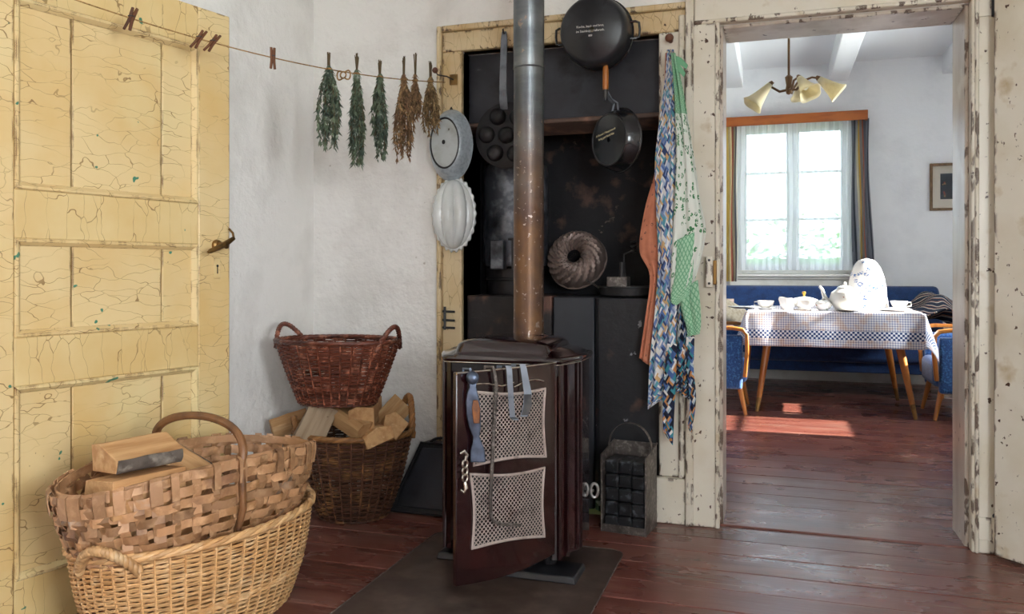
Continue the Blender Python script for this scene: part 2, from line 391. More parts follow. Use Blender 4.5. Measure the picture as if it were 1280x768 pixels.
vo = k.n('ShaderNodeTexVoronoi', {'Vector': k.sc(k.uv(), 40.), 'Scale': 1.0, 'Randomness': .8}); d = vo.outputs['Distance']
ring = k.math('MULTIPLY', k.math('GREATER_THAN', d, .12), k.math('LESS_THAN', d, .40))
ring = k.math('MULTIPLY', ring, k.math('GREATER_THAN', k.noise(120., 2, k.uv()), .46))
flo = k.mix(ring, lin('dfe3da'), lin('3f7f50'))
mp = k.n('ShaderNodeMapping', {'Vector': k.uv(), 'Rotation': (0, 0, .78), 'Scale': (75., 75., 1)}).outputs[0]
q = k.n('ShaderNodeSeparateXYZ', {0: mp}); l1 = k.math('LESS_THAN', k.math('FRACT', q.outputs[0]), .3); l2 = k.math('LESS_THAN', k.math('FRACT', q.outputs[1]), .3)
lat = k.mix(k.math('MAXIMUM', l1, l2), lin('a9d0b0'), lin('72ac85'))
sv = k.n('ShaderNodeSeparateXYZ', {0: k.uv()}).outputs[1]
sw = k.math('MAXIMUM', k.math('LESS_THAN', sv, .03), k.math('GREATER_THAN', sv, .70))
k.link(k.mix(sw, flo, lat), k.b.inputs['Base Color']); k.b.inputs['Roughness'].default_value = .9
k = N('green_lattice')
mp = k.n('ShaderNodeMapping', {'Vector': k.uv(), 'Rotation': (0, 0, .78), 'Scale': (75., 75., 1)}).outputs[0]
q = k.n('ShaderNodeSeparateXYZ', {0: mp}); l1 = k.math('LESS_THAN', k.math('FRACT', q.outputs[0]), .3); l2 = k.math('LESS_THAN', k.math('FRACT', q.outputs[1]), .3)
k.link(k.mix(k.math('MAXIMUM', l1, l2), lin('a9d0b0'), lin('72ac85')), k.b.inputs['Base Color']); k.b.inputs['Roughness'].default_value = .9
k = N('rust_cloth')
vo = k.n('ShaderNodeTexVoronoi', {'Vector': k.sc(k.uv(), 26.), 'Scale': 1.0}).outputs['Distance']
mk = k.math('MULTIPLY', k.math('LESS_THAN', vo, .22), k.math('GREATER_THAN', k.noise(160., 2, k.uv()), .52))
k.link(k.mix(mk, k.mix(k.ramp(k.noise(12., 3, k.uv()), .4, .7), lin('cb8264'), lin('b56e52')), lin('4a3a34')), k.b.inputs['Base Color']); k.b.inputs['Roughness'].default_value = .9
# tablecloth: fine check with a bolder chequered border near the hem; uv in metres, .z-less: u,v from cloth edge
k = N('check_cloth')
s_ = k.n('ShaderNodeSeparateXYZ', {0: k.uv()})
def stripe(x, f, wd=.5): return k.math('LESS_THAN', k.math('FRACT', k.math('MULTIPLY', x, f)), wd)
a = stripe(s_.outputs[0], 62.); b_ = stripe(s_.outputs[1], 62.)
chk = k.math('MULTIPLY', k.math('ADD', a, b_), .5)
base = k.mix(chk, lin('f2f1f2'), lin('8a93b6'))
base = k.mix(k.ramp(k.noise((14., 14., 2.), 2, k.uv()), .48, .62), base, k.mix(chk, lin('e9e2de'), lin('a58a88')))
a2 = stripe(s_.outputs[0], 34.); b2 = stripe(s_.outputs[1], 34.)
xo = k.math('ABSOLUTE', k.math('SUBTRACT', a2, b2))
big = k.mix(xo, lin('e8ecf2'), lin('1d3f78'))
tcz = k.n('ShaderNodeAttribute', attribute_name='hem').outputs['Fac']
band = k.math('MULTIPLY', k.math('GREATER_THAN', tcz, .055), k.math('LESS_THAN', tcz, .115))
k.link(k.mix(band, base, big), k.b.inputs['Base Color']); k.b.inputs['Roughness'].default_value = .85
# striped curtain
def stripes(name, cols, rep):
    k = N(name); u = k.n('ShaderNodeSeparateXYZ', {0: k.uv()}).outputs[0]
    c = palette(k, k.math('FRACT', k.math('MULTIPLY', u, rep)), cols)
    k.link(c, k.b.inputs['Base Color']); k.b.inputs['Roughness'].default_value = .9
    tr = k.n('ShaderNodeBsdfTranslucent'); k.link(c, tr.inputs[0])
    k.link(k.n('ShaderNodeMixShader', {0: .5, 1: k.b.outputs[0], 2: tr.outputs[0]}).outputs[0], k.out.inputs[0])
stripes('curtain_yellow', [(0, 'd3ae4e'), (.30, 'e2c872'), (.52, 'c9b98e'), (.66, '9c5a4a'), (.74, 'b0a58e'), (.85, '5c5f66'), (.93, 'd8d4c8')], 1.0)
stripes('curtain_grey', [(0, '7b7e86'), (.16, '3f434c'), (.24, '8f9096'), (.42, 'c9bfa2'), (.56, 'd3ae4e'), (.64, '8f8a84'), (.80, 'a86048'), (.88, '6d7078')], 1.3)
k = N('wave_blanket')
wv = k.n('ShaderNodeTexWave', {'Vector': k.uv(), 'Scale': 2.6, 'Distortion': 3.2, 'Detail': 1.0, 'Detail Scale': 1.6}, bands_direction='Y')
k.link(palette(k, wv.outputs['Fac'], [(0, '1c2536'), (.42, 'd8cdb8'), (.56, '3d4a5e'), (.72, 'c2855a'), (.82, '1c2536')]), k.b.inputs['Base Color']); k.b.inputs['Roughness'].default_value = .95
k.link(k.n('ShaderNodeBump', {'Height': wv.outputs['Fac'], 'Strength': .6, 'Distance': .01}).outputs[0], k.b.inputs['Normal'])
k = N('cosy_linen')
vo = k.n('ShaderNodeTexVoronoi', {'Vector': k.sc(k.uv(), (16., 11., 1.)), 'Scale': 1.0}).outputs['Distance']
fl_ = k.math('MULTIPLY', k.math('LESS_THAN', vo, .42), k.math('GREATER_THAN', k.noise(42., 2, k.uv()), .5))
k.link(k.mix(fl_, lin('d9d8d6'), lin('4a6aa0')), k.b.inputs['Base Color']); k.b.inputs['Roughness'].default_value = .9
# ================================================================ THE SETTING
D = 3.31                       # front face of the stove wall
XL = -2.04; XR = 2.30; YB = -2.0
NX0, NX1, NZ = -1.295, -.447, 1.958     # hearth niche opening
DX0, DX1, DZ = -.214, .666, 1.97        # doorway opening
Y2 = 3.52; YF = 8.0; Z2 = 2.91          # parlour: near wall face, far wall, ceiling
def struct(o, label, cat): return tag(o, label, cat, None, 'structure')
def floor(name, x0, x1, y0, y1, wd, label):
    f = B().box(x0, x1, y0, y1, -.10, -.0055).build(name, 'floor_dust', origin=False)
    struct(f, label, 'floor')
    n = round((y1-y0)/wd); wd = (y1-y0)/n; h = wd/2-.0020; c = .0020
    prof = [(-h, -.022), (h, -.022), (h, -c), (h-c, 0), (-h+c, 0), (-h, -c)]
    b = B(); b.loft([[V((x, y, z)) for y, z in prof] for x in (x0, x1)])
    me = b.mesh('floorboard', 'floor_paint', 20)
    for i in range(n):
        piece(me, 'floorboard', f, (0, y0+wd*(i+.5), rnd.uniform(-.0012, .0008)))
    return f
floor('floor', XL, XR, YB, D-.005, .166, 'worn red-brown painted plank floor of the stove room')
floor('floor.001', -2.2, XR, Y2-.03, YF, .172, 'glossy red-brown plank floor of the room beyond the doorway')
th = thing('trim_1', 'worn plank threshold between the two rooms', 'threshold', (.226, 3.4, 0), kind='structure')
B().box(DX0-.02, DX1+.02, D-.005, Y2-.03, -.06, .006).build('threshold_board', 'floor_paint', th, bevel=.003)

b = B()
b.box(XL-.2, NX0, D, Y2, 0, 3.0).box(NX0, NX1, D, Y2, NZ, 3.0).box(NX1, DX0, D, Y2, 0, 3.0).box(DX0, DX1, D, Y2, DZ, 3.0).box(DX1, XR+.2, D, Y2, 0, 3.0)
struct(b.build('wall_back', 'plaster', sharp=0, origin=False), 'white plaster wall behind the stove with doorway', 'wall')
struct(B().box(XL-.2, XL, YB-.2, D, 0, 2.6).build('wall_left', 'plaster', sharp=0, origin=False), 'rough white plaster wall behind the open yellow door', 'wall')
def wall_open(name, ax, p0, p1, a0, a1, z0, z1, o0, o1, q0, q1, mt, label):
    b = B()
    def bx(s0, s1, t0, t1):
        if ax == 'x': b.box(p0, p1, s0, s1, t0, t1)
        else: b.box(s0, s1, p0, p1, t0, t1)
    bx(a0, o0, z0, z1); bx(o1, a1, z0, z1); bx(o0, o1, z0, q0); bx(o0, o1, q1, z1)
    return struct(b.build(name, mt, sharp=0, origin=False), label, 'wall')
wall_open('wall_right', 'x', XR, XR+.2, YB-.2, D, 0, 2.6, -1.5, 0.0, .8, 2.25, 'plaster', 'white plaster wall with window on the right of the stove room')
wall_open('wall_near', 'y', YB-.2, YB, XL, XR, 0, 2.6, .95, 2.15, .8, 2.25, 'plaster', 'white plaster wall behind the viewer with window')
wall_open('wall_far', 'y', YF, YF+.2, -2.4, XR+.2, 0, 3.0, -.36, .66, .98, 2.40, 'plaster_parlour', 'white plaster wall with curtained window in the far room')
wall_open('wall_parlour_right', 'x', XR, XR+.2, Y2, YF, 0, 3.0, 5.3, 6.7, .92, 2.2, 'plaster_parlour', 'white plaster side wall with window in the far room')
struct(B().box(-2.4, -2.2, Y2, YF, 0, 3.0).build('wall_parlour_left', 'plaster_parlour', sharp=0, origin=False), 'white plaster wall on the left of the far room', 'wall')
struct(B().box(XL-.2, XR+.2, YB-.2, D, 2.55, 2.7).build('ceiling', 'ceiling_white', sharp=0, origin=False), 'white ceiling of the stove room', 'ceiling')
c2 = struct(B().box(-2.4, XR+.2, Y2, YF+.2, Z2, Z2+.15).build('ceiling.001', 'ceiling_white', sharp=0, origin=False), 'white ceiling with beams in the far room', 'ceiling')
for x0 in (-1.40, -.46, .46, 1.395, 2.1):
    B().box(x0, x0+.165, Y2, YF, Z2-.165, Z2+.01).build('beam', 'ceiling_white', c2, bevel=.01)
struct(B().box(-2.2, XR, YF-.02, YF, 0, .11).build('baseboard_far', 'white_paint', bevel=.004), 'pale painted baseboard under the sofa', 'baseboard')

# outdoors seen through the panes
struct(B().box(-30, 30, -30, 40, -.6, -.5).build('ground', 'grass', sharp=0, origin=False), 'green lawn outside the window', 'ground')

# ---- windows
def window(name, label, ax, plane, a0, a1, z0, z1, sgn):
    """casement window: ax 'y' lies in a wall facing -y; sgn = room side"""
    cx = (a0+a1)/2
    t = thing(name, label, 'window', ((cx, plane, z0) if ax == 'y' else (plane, cx, z0)), kind='structure')
    def bx(b, s0, s1, d0, d1, t0, t1):
        lo, hi = sorted((plane+d0*sgn, plane+d1*sgn))
        return b.box(s0, s1, lo, hi, t0, t1) if ax == 'y' else b.box(lo, hi, s0, s1, t0, t1)
    b = B()
    for q in ((a0, a0+.05, z0, z1), (a1-.05, a1, z0, z1), (a0+.05, a1-.05, z0, z0+.05), (a0+.05, a1-.05, z1-.05, z1)): bx(b, q[0], q[1], -.10, -.03, q[2], q[3])
    b.build('window_frame', 'white_paint', t, bevel=.004)
    zt = z0+(z1-z0)*.70
    for s in (0, 1):
        l0, l1 = (a0+.05, cx-.012) if s == 0 else (cx+.012, a1-.05)
        b = B(); w_ = .045
        for q in ((l0, l0+w_, z0+.05, z1-.05), (l1-w_, l1, z0+.05, z1-.05), (l0+w_, l1-w_, z0+.05, z0+.05+w_), (l0+w_, l1-w_, z1-.05-w_, z1-.05)): bx(b, q[0], q[1], -.09, -.05, q[2], q[3])
        sash = b.build('sash', 'white_paint', t, bevel=.004)
        cuts = [z0+.05+w_, z0+(z1-z0)*.36, z0+(z1-z0)*.67, z1-.05-w_]
        for i in range(3):
            zz0 = cuts[i]+(.011 if i else 0); zz1 = cuts[i+1]-(.011 if i < 2 else 0)
            bx(B(), l0+w_, l1-w_, -.072, -.068, zz0, zz1).build('pane', 'pane', sash)
            if i: bx(B(), l0+w_, l1-w_, -.085, -.055, cuts[i]-.011, cuts[i]+.011).build('glazing_bar', 'white_paint', sash)
    bx(B(), cx-.022, cx+.022, -.048, -.035, z0+.05, z1-.05).build('mullion', 'white_paint', t, bevel=.004)
    return t
w1 = window('window_1', 'white casement window behind the sheer curtain', 'y', YF, -.36, .66, .98, 2.40, -1)
b = B().box(-.42, .72, YF-.10, YF+.10, .955, .98).box(-.42, .72, YF-.055, YF, .93, .955).box(-.42, .72, YF-.03, YF, .87, .93)
b.build('window_sill', 'white_paint', w1, bevel=.006)
b = B()
b.box(-.42, -.36, YF-.02, YF, .93, 2.46).box(.66, .72, YF-.02, YF, .93, 2.46).box(-.36, .66, YF-.02, YF, 2.40, 2.46).build('architrave', 'white_paint', w1, bevel=.004)
B().tube([V((-.01+.165, YF-.0, 1.55)), V((.165, YF-.035, 1.55)), V((.165, YF-.035, 1.45))], .006).build('window_handle', 'iron', w1)
window('window_2', 'white casement window in the right wall of the far room', 'x', XR, 5.3, 6.7, .92, 2.2, -1)
window('window_3', 'white casement window in the right wall of the stove room', 'x', XR, -1.5, 0, .8, 2.25, -1)
window('window_4', 'white casement window behind the viewer', 'y', YB, .95, 2.15, .8, 2.25, 1)

# ---- hearth niche
nh = thing('wall_niche', 'soot-blackened hearth niche in the wall behind the stove', 'niche', ((NX0+NX1)/2, D, 0), kind='structure')
YN = 3.80
b = B()
b.box(NX0-.06, NX1+.06, YN, YN+.1, 0, 2.1).box(NX0-.06, NX0, Y2-.2, YN, 0, 2.1).box(NX1, NX1+.06, Y2-.2, YN, 0, 2.1).box(NX0, NX1, 3.47, YN, 1.78, 1.86)
b.build('niche_lining', 'soot', nh, sharp=0)
B().box(NX0, NX1, 3.375, 3.40, 1.655, NZ+.02).build('hood_panel', 'hood_iron', nh, bevel=.003)
b = B(); b.hexa([V((NX0, 3.335, 1.632)), V((NX1, 3.335, 1.632)), V((NX1, 3.47, 1.60)), V((NX0, 3.47, 1.60))], [V((NX0, 3.335, 1.648)), V((NX1, 3.335, 1.648)), V((NX1, 3.47, 1.68)), V((NX0, 3.47, 1.68))])
b.build('hood_ledge', 'soot_ledge', nh, bevel=.004)
b = B(); b.box(NX0, NX1, 3.40, 3.47, 1.655, 1.80); b.build('hood_back', 'soot', nh)
SH = .897                       # shelf height in the niche
xa = at(690, 400, 3.345).x; xb = at(743, 400, 3.345).x
B().box(NX0, xa-.003, 3.35, YN, 0, SH).build('hearth_block', 'block_rust', nh, bevel=.006)
B().box(xa, xb-.004, 3.362, YN, 0, SH-.004).build('hearth_block', 'block_grey', nh, bevel=.006)
b = B(); b.prism([(xb, 3.362), (xb+.02, 3.34), (NX1, 3.34), (NX1, YN), (xb, YN)], SH-.006); b.build('hearth_block', 'block_chipped', nh, bevel=.004)

# ---- casing of niche and doorway
def casing(name, label, parts):
    t = thing(name, label, 'door frame', (parts[0][1][0], D, 0), kind='structure')
    for nm, q, mt in parts: B().box(*q).build(nm, mt, t, bevel=.006)
    return t
YC = D-.035
XC0, XC1 = -1.408, -.337
casing('trim_2', 'cracked cream wooden casing around the hearth niche', [
    ('casing_upright', (XC0+.022, NX0, D-.024, D+.08, 0, NZ), 'cream_casing'),
    ('casing_moulding', (XC0, XC0+.022, YC-.004, D, 0, 2.07), 'cream_casing'),
    ('casing_header', (XC0+.022, XC1, D-.024, D+.06, NZ, 2.045), 'cream_casing'),
    ('casing_moulding', (XC0+.022, XC1, YC-.004, D, 2.045, 2.07), 'cream_casing'),
    ('casing_upright', (NX1, XC1, D-.024, D+.08, .18, NZ), 'cream_paint'),
    ('casing_bead', (XC1-.030, XC1-.004, YC-.006, D-.02, .18, NZ+.06), 'cream_paint'),
    ('plinth_block', (NX1-.012, XC1, YC-.012, D, 0, .18), 'cream_paint')])
XD0 = XC1; XD1 = .747
casing('trim_3', 'chipped cream wooden frame around the open doorway', [
    ('casing_upright', (XD0, DX0+.004, YC-.012, D, 0, 1.975), 'cream_paint'),
    ('casing_bead', (XD0-.002, XD0+.030, YC-.028, YC-.01, 0, 2.09), 'cream_paint'),
    ('casing_bead', (DX0-.012, DX0+.006, YC-.020, YC-.01, 0, 1.98), 'cream_paint'),
    ('casing_header', (XD0+.03, XD1, YC-.012, D, 1.972, 2.10), 'cream_paint'),
    ('casing_bead', (XD0+.03, DX1+.02, YC-.022, YC-.01, 1.968, 1.985), 'cream_paint'),
    ('casing_upright', (DX1-.004, XD1, YC-.012, D, 0, 1.972), 'cream_paint'),
    ('casing_bead', (DX1+.006, DX1+.020, YC-.022, YC-.01, 0, 1.97), 'cream_paint'),
    ('casing_bead', (DX1+.068, DX1+.080, YC-.030, YC-.01, 0, 2.0), 'cream_paint'),
    ('jamb', (DX0-.002, DX0+.016, D, Y2+.01, 0, DZ), 'jamb_paint'),
    ('jamb', (DX1-.016, DX1+.002, D, Y2+.01, 0, DZ), 'jamb_paint'),
    ('lintel_board', (DX0+.016, DX1-.016, D, Y2+.01, DZ-.012, DZ+.004), 'jamb_paint')])
# lock keep on the left casing, hinges on the right one
t = thing('lock_keep', 'small cream-painted iron lock keep on the door frame left of the doorway', 'lock', at(887, 362, YC-.02))
p = at(887, 340, YC-.02)
B().box(p.x-.014, p.x+.014, YC-.045, YC-.02, p.z-.06, p.z+.06).build('keep_box', 'cream_paint', t, bevel=.004)
B().box(p.x+.014, p.x+.028, YC-.036, YC-.02, p.z-.05, p.z+.045).build('keep_lip', 'brass_dark', t, bevel=.003)
for z in (-.045, .045): B().blob((p.x, YC-.046, p.z+z), (.005, .003, .005), 8, 5).build('screw', 'iron', t)
for z, lab in ((1.945, 'rusty iron hinge at the top of the right door frame'), (.09, 'paint-crusted iron hinge at the foot of the right door frame')):
    hx = .715; hy = YC-.012
    t = thing('hinge', lab, 'hinge', (hx, hy, z-.04))
    B().box(hx-.035, hx+.012, hy-.006, hy, z-.04, z+.04).build('hinge_leaf', 'cream_paint', t, bevel=.002)
    B().tube([V((hx+.018, hy-.014, z-.045)), V((hx+.018, hy-.014, z+.045))], .011, 12).build('hinge_barrel', 'iron' if z > 1 else 'cream_paint', t)
    B().blob((hx+.018, hy-.014, z+.05), (.009, .009, .009), 8, 6).build('hinge_finial', 'iron', t)

# ---- right door leaf, folded back towards the room
P0 = V((.748, 3.242, .012)); dr = V((.719, -.695, 0))
t = thing('door_2', 'cream painted door leaf standing open at the right edge', 'door', P0, math.atan2(dr.y, dr.x), kind='structure')
for q in ((0, .12, .0, 1.96), (.72, .84, 0, 1.96)): B().box(q[0], q[1], -.04, 0, q[2], q[3]).build('stile', 'cream_paint', t, bevel=.006, local=True)
for z0, z1 in ((0, .16), (.66, .80), (1.12, 1.24), (1.84, 1.96)): B().box(.12, .72, -.039, -.001, z0, z1).build('rail', 'cream_paint', t, bevel=.003, local=True)
for z0, z1 in ((.16, .66), (.80, 1.12), (1.24, 1.84)): B().box(.12, .72, -.028, -.012, z0, z1).build('door_panel', 'cream_paint', t, local=True)

# ---- yellow door leaf
P0 = V((-1.79, 2.37, .012)); rz = math.atan2(-.971, -.2385)
dy = thing('door_1', 'yellow crackled-paint plank door standing open on the left', 'door', P0, rz, kind='structure')
W, HT = .84, 1.868
ps = [(.147, .676), (.809, 1.0795), (1.2135, 1.736)]     # panel openings in z
for x0, x1 in ((0, .127), (.71, W)): B().box(x0, x1, -.042, 0, 0, HT).build('stile', 'yellow_paint', dy, bevel=.005, local=True)
zr = [0]+[z for p in ps for z in p]+[HT]
for i in range(0, 8, 2): B().box(.127, .71, -.041, -.001, zr[i], zr[i+1]).build('rail', 'yellow_paint_upright', dy, bevel=.003, local=True)
for z0, z1 in ps:
    for x0, x1 in ((.127, .255), (.255, .546), (.546, .71)):
        B().box(x0+(.002 if x0 > .2 else 0), x1-(.002 if x1 < .6 else 0), -.030, -.013, z0, z1).build('panel_board', 'yellow_paint', dy, bevel=.0025, local=True)
    m = .020; o_, i_ = .0025, -.0115          # sloping moulding from frame face down to the panel
    a0, a1, b0, b1 = .127, .71, z0, z1
    for co, ci in ((((a0, b0), (a0, b1)), ((a0+m, b0+m), (a0+m, b1-m))), (((a1, b0), (a1, b1)), ((a1-m, b0+m), (a1-m, b1-m))), (((a0, b0), (a1, b0)), ((a0+m, b0+m), (a1-m, b0+m))), (((a0, b1), (a1, b1)), ((a0+m, b1-m), (a1-m, b1-m)))):
        def lp(f_): return tuple(co[0][k]+(ci[0][k]-co[0][k])*f_ for k in (0, 1)), tuple(co[1][k]+(ci[1][k]-co[1][k])*f_ for k in (0, 1))
        rings = []
        for k_ in (0, 1):
            e = [lp(f_)[k_] for f_ in (0, .15, .45, .7, 1, 1, 0)]; ys = [.0, .0035, .0035, -.002, -.010, -.014, -.014]
            rings.append([V((p[0], y, p[1])) for p, y in zip(e, ys)])
        B().loft(rings).build('moulding', 'yellow_paint', dy, local=True)
B().box(.12, .72, -.036, -.0305, .14, 1.74).build('panel_back', 'stove_dark', dy, local=True)
hz = 1.09
kp = B().box(.042, .068, 0, .004, hz-.125, hz-.055).build('keyhole_plate', 'yellow_paint', dy, bevel=.002, local=True)
B().prism([(.0045*math.cos(a)+.055, .0045*math.sin(a)+hz-.082) for a in [PI*2*i/12 for i in range(12)]], .001, fr((0, .0042, 0), (1, 0, 0), (0, 0, 1), (0, 1, 0))).build('keyhole', 'stove_dark', kp, local=True)
B().prism([(.055-.002, hz-.108), (.055+.002, hz-.108), (.0565, hz-.084), (.0535, hz-.084)], .001, fr((0, .0042, 0), (1, 0, 0), (0, 0, 1), (0, 1, 0))).build('keyhole_slot', 'stove_dark', kp, local=True)
hd = B().lathe([(.004, 0), (.020, 0), (.018, .008), (.011, .012), (.010, .045), (.013, .05), (.004, .056)], 16, fr((.055, 0, hz-.012), (1, 0, 0), (0, 0, 1), (0, 1, 0)))
hd = hd.build('door_handle', 'brass_dark', dy, local=True)
B().tube([V((.02, .044, hz+.012)), V((.055, .046, hz-.008)), V((.09, .052, hz-.022)), V((.125, .058, hz-.034)), V((.135, .06, hz-.038))], [.007, .010, .009, .008, .004], 10).build('lever', 'brass_dark', hd, local=True)
B().tube([V((.02, .044, hz+.012)), V((.012, .03, hz+.03)), V((.012, .01, hz+.045))], .004, 8).build('latch_tail', 'brass_dark', hd, local=True)
# ================================================================ STOVE AND HEARTH
hp = thing('hearth_plate', 'dark sheet-metal floor plate under the stove', 'floor plate', (-.87, 2.44, 0))
x0, x1, y0, y1, r = -1.232, -.512, 2.0, 2.885, .05
ol = [(x1-r+r*math.cos(a), y1-r+r*math.sin(a)) for a in [PI/2*i/6 for i in range(7)]]+[(x0+r+r*math.cos(a), y1-r+r*math.sin(a)) for a in [PI/2+PI/2*i/6 for i in range(7)]]
ol += [(x0, y0), (x1, y0)]
B().prism(ol, .004, Matrix.Translation((0, 0, .0015))).build('sheet', 'hearth_plate', hp, bevel=.001)
b = B(); b.tube([V((x, y, .0055)) for x, y in ol], .0022, 6, closed=True); b.build('rolled_edge', 'carrier_metal', hp)

# ---- stove body
CX, YS0, YS1, ZB, ZT = -.88, 2.56, 2.925, .062, .695
XS0, XS1 = -1.128, -.636; FX0, FX1 = -1.066, -.675
def octo(off, z, r=.018):
    c = [(FX0, YS0), (FX1, YS0), (XS1, YS0+.14), (XS1, YS1-.05), (XS1-.05, YS1), (XS0+.05, YS1), (XS0, YS1-.05), (XS0, YS0+.14)]
    cy = (YS0+YS1)/2; out = []
    n = len(c)
    for i in range(n):
        p, q, s = V(c[i-1]), V(c[i]), V(c[(i+1) % n])
        a = q+(p-q).normalized()*min(r, .02); e = q+(s-q).normalized()*min(r, .02)
        for t in (0, .5, 1):
            m = (1-t)**2*a+2*t*(1-t)*q+t*t*e
            sx = 1+off/(.246); sy = 1+off/(.18)
            out.append(V((CX+(m.x-CX)*sx, cy+(m.y-cy)*sy, z)))
    return out
st = thing('stove', 'dark maroon enamelled cast-iron stove with its grille door ajar', 'stove', (CX, 2.74, 0))
# shell: back, sides and chamfers, open at the front
ring = octo(0, 0); n = len(ring)
front = [i for i, p in enumerate(ring) if p.y < YS0+.004]
b = B()
shell = octo(0, ZB); top = octo(0, ZT); ishell = octo(-.012, ZB); itop = octo(-.012, ZT)
i0 = max(front); i1 = min(front)
order = [(i0+k) % n for k in range(n-len(front)+2)]
b.loft([[shell[i], top[i], itop[i], ishell[i]] for i in order], True, True)
b.build('body_shell', 'stove_enamel', st, sharp=25)
B().loft([octo(-.014, ZB), octo(-.014, ZB+.02)]).build('bottom_plate', 'stove_dark', st)
B().box(FX0+.02, FX1-.02, YS0+.12, YS0+.14, ZB+.02, ZT-.05).build('inner_front', 'stove_dark', st)
B().box(FX0-.004, FX1+.004, YS0+.004, YS0+.03, ZT-.035, ZT).build('front_header', 'sooty_iron', st, bevel=.004)
for xx, yy in ((FX1+.008, YS0+.008), (FX1+.020, YS0+.055), (XS1-.004, YS0+.125), (XS1+.001, YS0+.155), (FX0-.008, YS0+.012), (XS0+.02, YS0+.09), (XS0, YS0+.15)):
    B().tube([V((xx, yy, ZB)), V((xx, yy, ZT))], .0075, 10).build('corner_rib', 'stove_enamel', st)
# lid: moulded layers rising to a hump
def hump(off, z0, dz, pw):
    rr = octo(off, z0); return [V((p.x, p.y, z0+dz*max(0, 1-abs((p.x-CX)/.25)**pw))) for p in rr]
lid = B().loft([octo(-.012, ZT-.004), octo(.003, ZT), octo(.010, ZT+.006), octo(.012, ZT+.014), octo(.008, ZT+.022), octo(.0, ZT+.025), hump(-.010, ZT+.026, .004, 2), hump(-.03, ZT+.034, .010, 2), hump(-.07, ZT+.040, .014, 2), hump(-.165, ZT+.044, .016, 2)]).build('lid', 'stove_enamel', st, sharp=50)
B().tube([V((p.x, p.y, ZT+.001)) for p in octo(.006, 0)], .0024, 8, closed=True).build('lid_edge_glint', 'nickel', lid)  # bright tube that draws in the highlight along the worn lid edge
def loaf(off, z, dz):
    x0_, x1_, y0_, y1_ = FX0+.012+off, FX1-.020-off, YS0-.012+off, YS1-.02-off; r_ = .035; out = []
    for cx_, cy_, a_ in ((x1_-r_, y0_+r_, -PI/2), (x1_-r_, y1_-r_, 0), (x0_+r_, y1_-r_, PI/2), (x0_+r_, y0_+r_, PI)):
        for i in range(6): an = a_+PI/2*i/5; out.append(V((cx_+r_*math.cos(an), cy_+r_*math.sin(an), z)))
    return [V((p.x, p.y, z+dz*(1-((p.x-CX)/.20)**2))) for p in out]
B().loft([loaf(0, ZT+.012, 0), loaf(0, ZT+.020, .002), loaf(.004, ZT+.026, .004), loaf(.010, ZT+.028, .006), loaf(.013, ZT+.036, .010), loaf(.019, ZT+.052, .016), loaf(.032, ZT+.060, .018), loaf(.07, ZT+.064, .019), loaf(.14, ZT+.066, .020)]).build('lid_hump', 'stove_enamel', lid, sharp=50)
B().lathe([(.052, ZT+.05), (.075, ZT+.068), (.070, ZT+.078), (.062, ZT+.082)], 28, Matrix.Translation((-.845, 2.80, 0))).build('flue_collar', 'stove_enamel', lid)
# feet
b = fl(720, 727, .02)
for xx, yy, w_, d_ in ((-.862, 2.515, .258, .15), (-1.12, 2.60, .14, .14)):
    B().hexa([V((xx, yy-.0, .006)), V((xx+w_, yy-.0, .006)), V((xx+w_, yy+d_, .006)), V((xx, yy+d_, .006))], [V((xx+.006, yy+.006, .028)), V((xx+w_-.006, yy+.006, .028)), V((xx+w_-.006, yy+d_-.006, .028)), V((xx+.006, yy+d_-.006, .028))]).build('foot_plate', 'worn_black_enamel', st, bevel=.004)
for xx, yy in ((-.72, 2.63), (-1.04, 2.63), (-.72, 2.86), (-1.04, 2.86)):
    B().tube([V((xx, yy, .006)), V((xx, yy, ZB+.01))], [.02, .028], 10).build('leg', 'sooty_iron', st)
# side handle: two oval loops on a short spindle
hp_ = V((XS1, 2.80, .240)); hd = B().tube([hp_+V((-.004, 0, 0)), hp_+V((.030, -.012, -.004))], .006, 8).build('damper_handle', 'pale_handle', st)
for dx, ra, rb_ in ((.002, .008, .021), (.034, .013, .024)):
    b = B(); b.tube([hp_+V((dx, -.012, -.002))+V((C, S, 0))*ra*math.cos(a)+V((0, 0, 1))*rb_*math.sin(a) for a in [2*PI*i/20 for i in range(20)]], .0055, 8, closed=True)
    b.build('handle_loop', 'pale_handle', hd)
# ---- door ajar, hinged on the right
DP = V((-.682, 2.548, 0)); DF = V((-.884, 2.194, 0)); dd = (DF-DP); DL = dd.length; dd.normalize(); dn = V((-dd.y, dd.x, 0))
if dn.y > 0: dn = -dn
ZD0, ZD1 = .088, .708
DM = fr(DP, dd, dn, (0, 0, 1))        # local: x to the free edge, y outwards, z up
def dpx(px, py):
    p = onp(px, py, DP+dn*.012, dn); return ((p-DP).dot(dd), p.z)
b = B(); nx = 10
rings = []
for i in range(nx+1):
    x = DL*i/nx; bow = .012*math.sin(PI*i/nx)
    zb = ZD0+.012*math.sin(PI*i/nx)*-1
    rings.append([DM @ V((x, -.012, zb)), DM @ V((x, .004+bow, zb)), DM @ V((x, .004+bow, ZD1)), DM @ V((x, -.012, ZD1))])
b.loft(rings)
door = b.build('stove_door', 'stove_enamel', st, sharp=50, bevel=.003)
B().tube([DM @ V((DL*i/nx, .006+.012*math.sin(PI*i/nx), ZD1-.002)) for i in range(nx+1)], .004, 8).build('door_top_bead', 'nickel', door)
for tail in (0, 1):
    pass
def bow(x): return .005+.012*math.sin(PI*max(0, min(1, x/DL)))
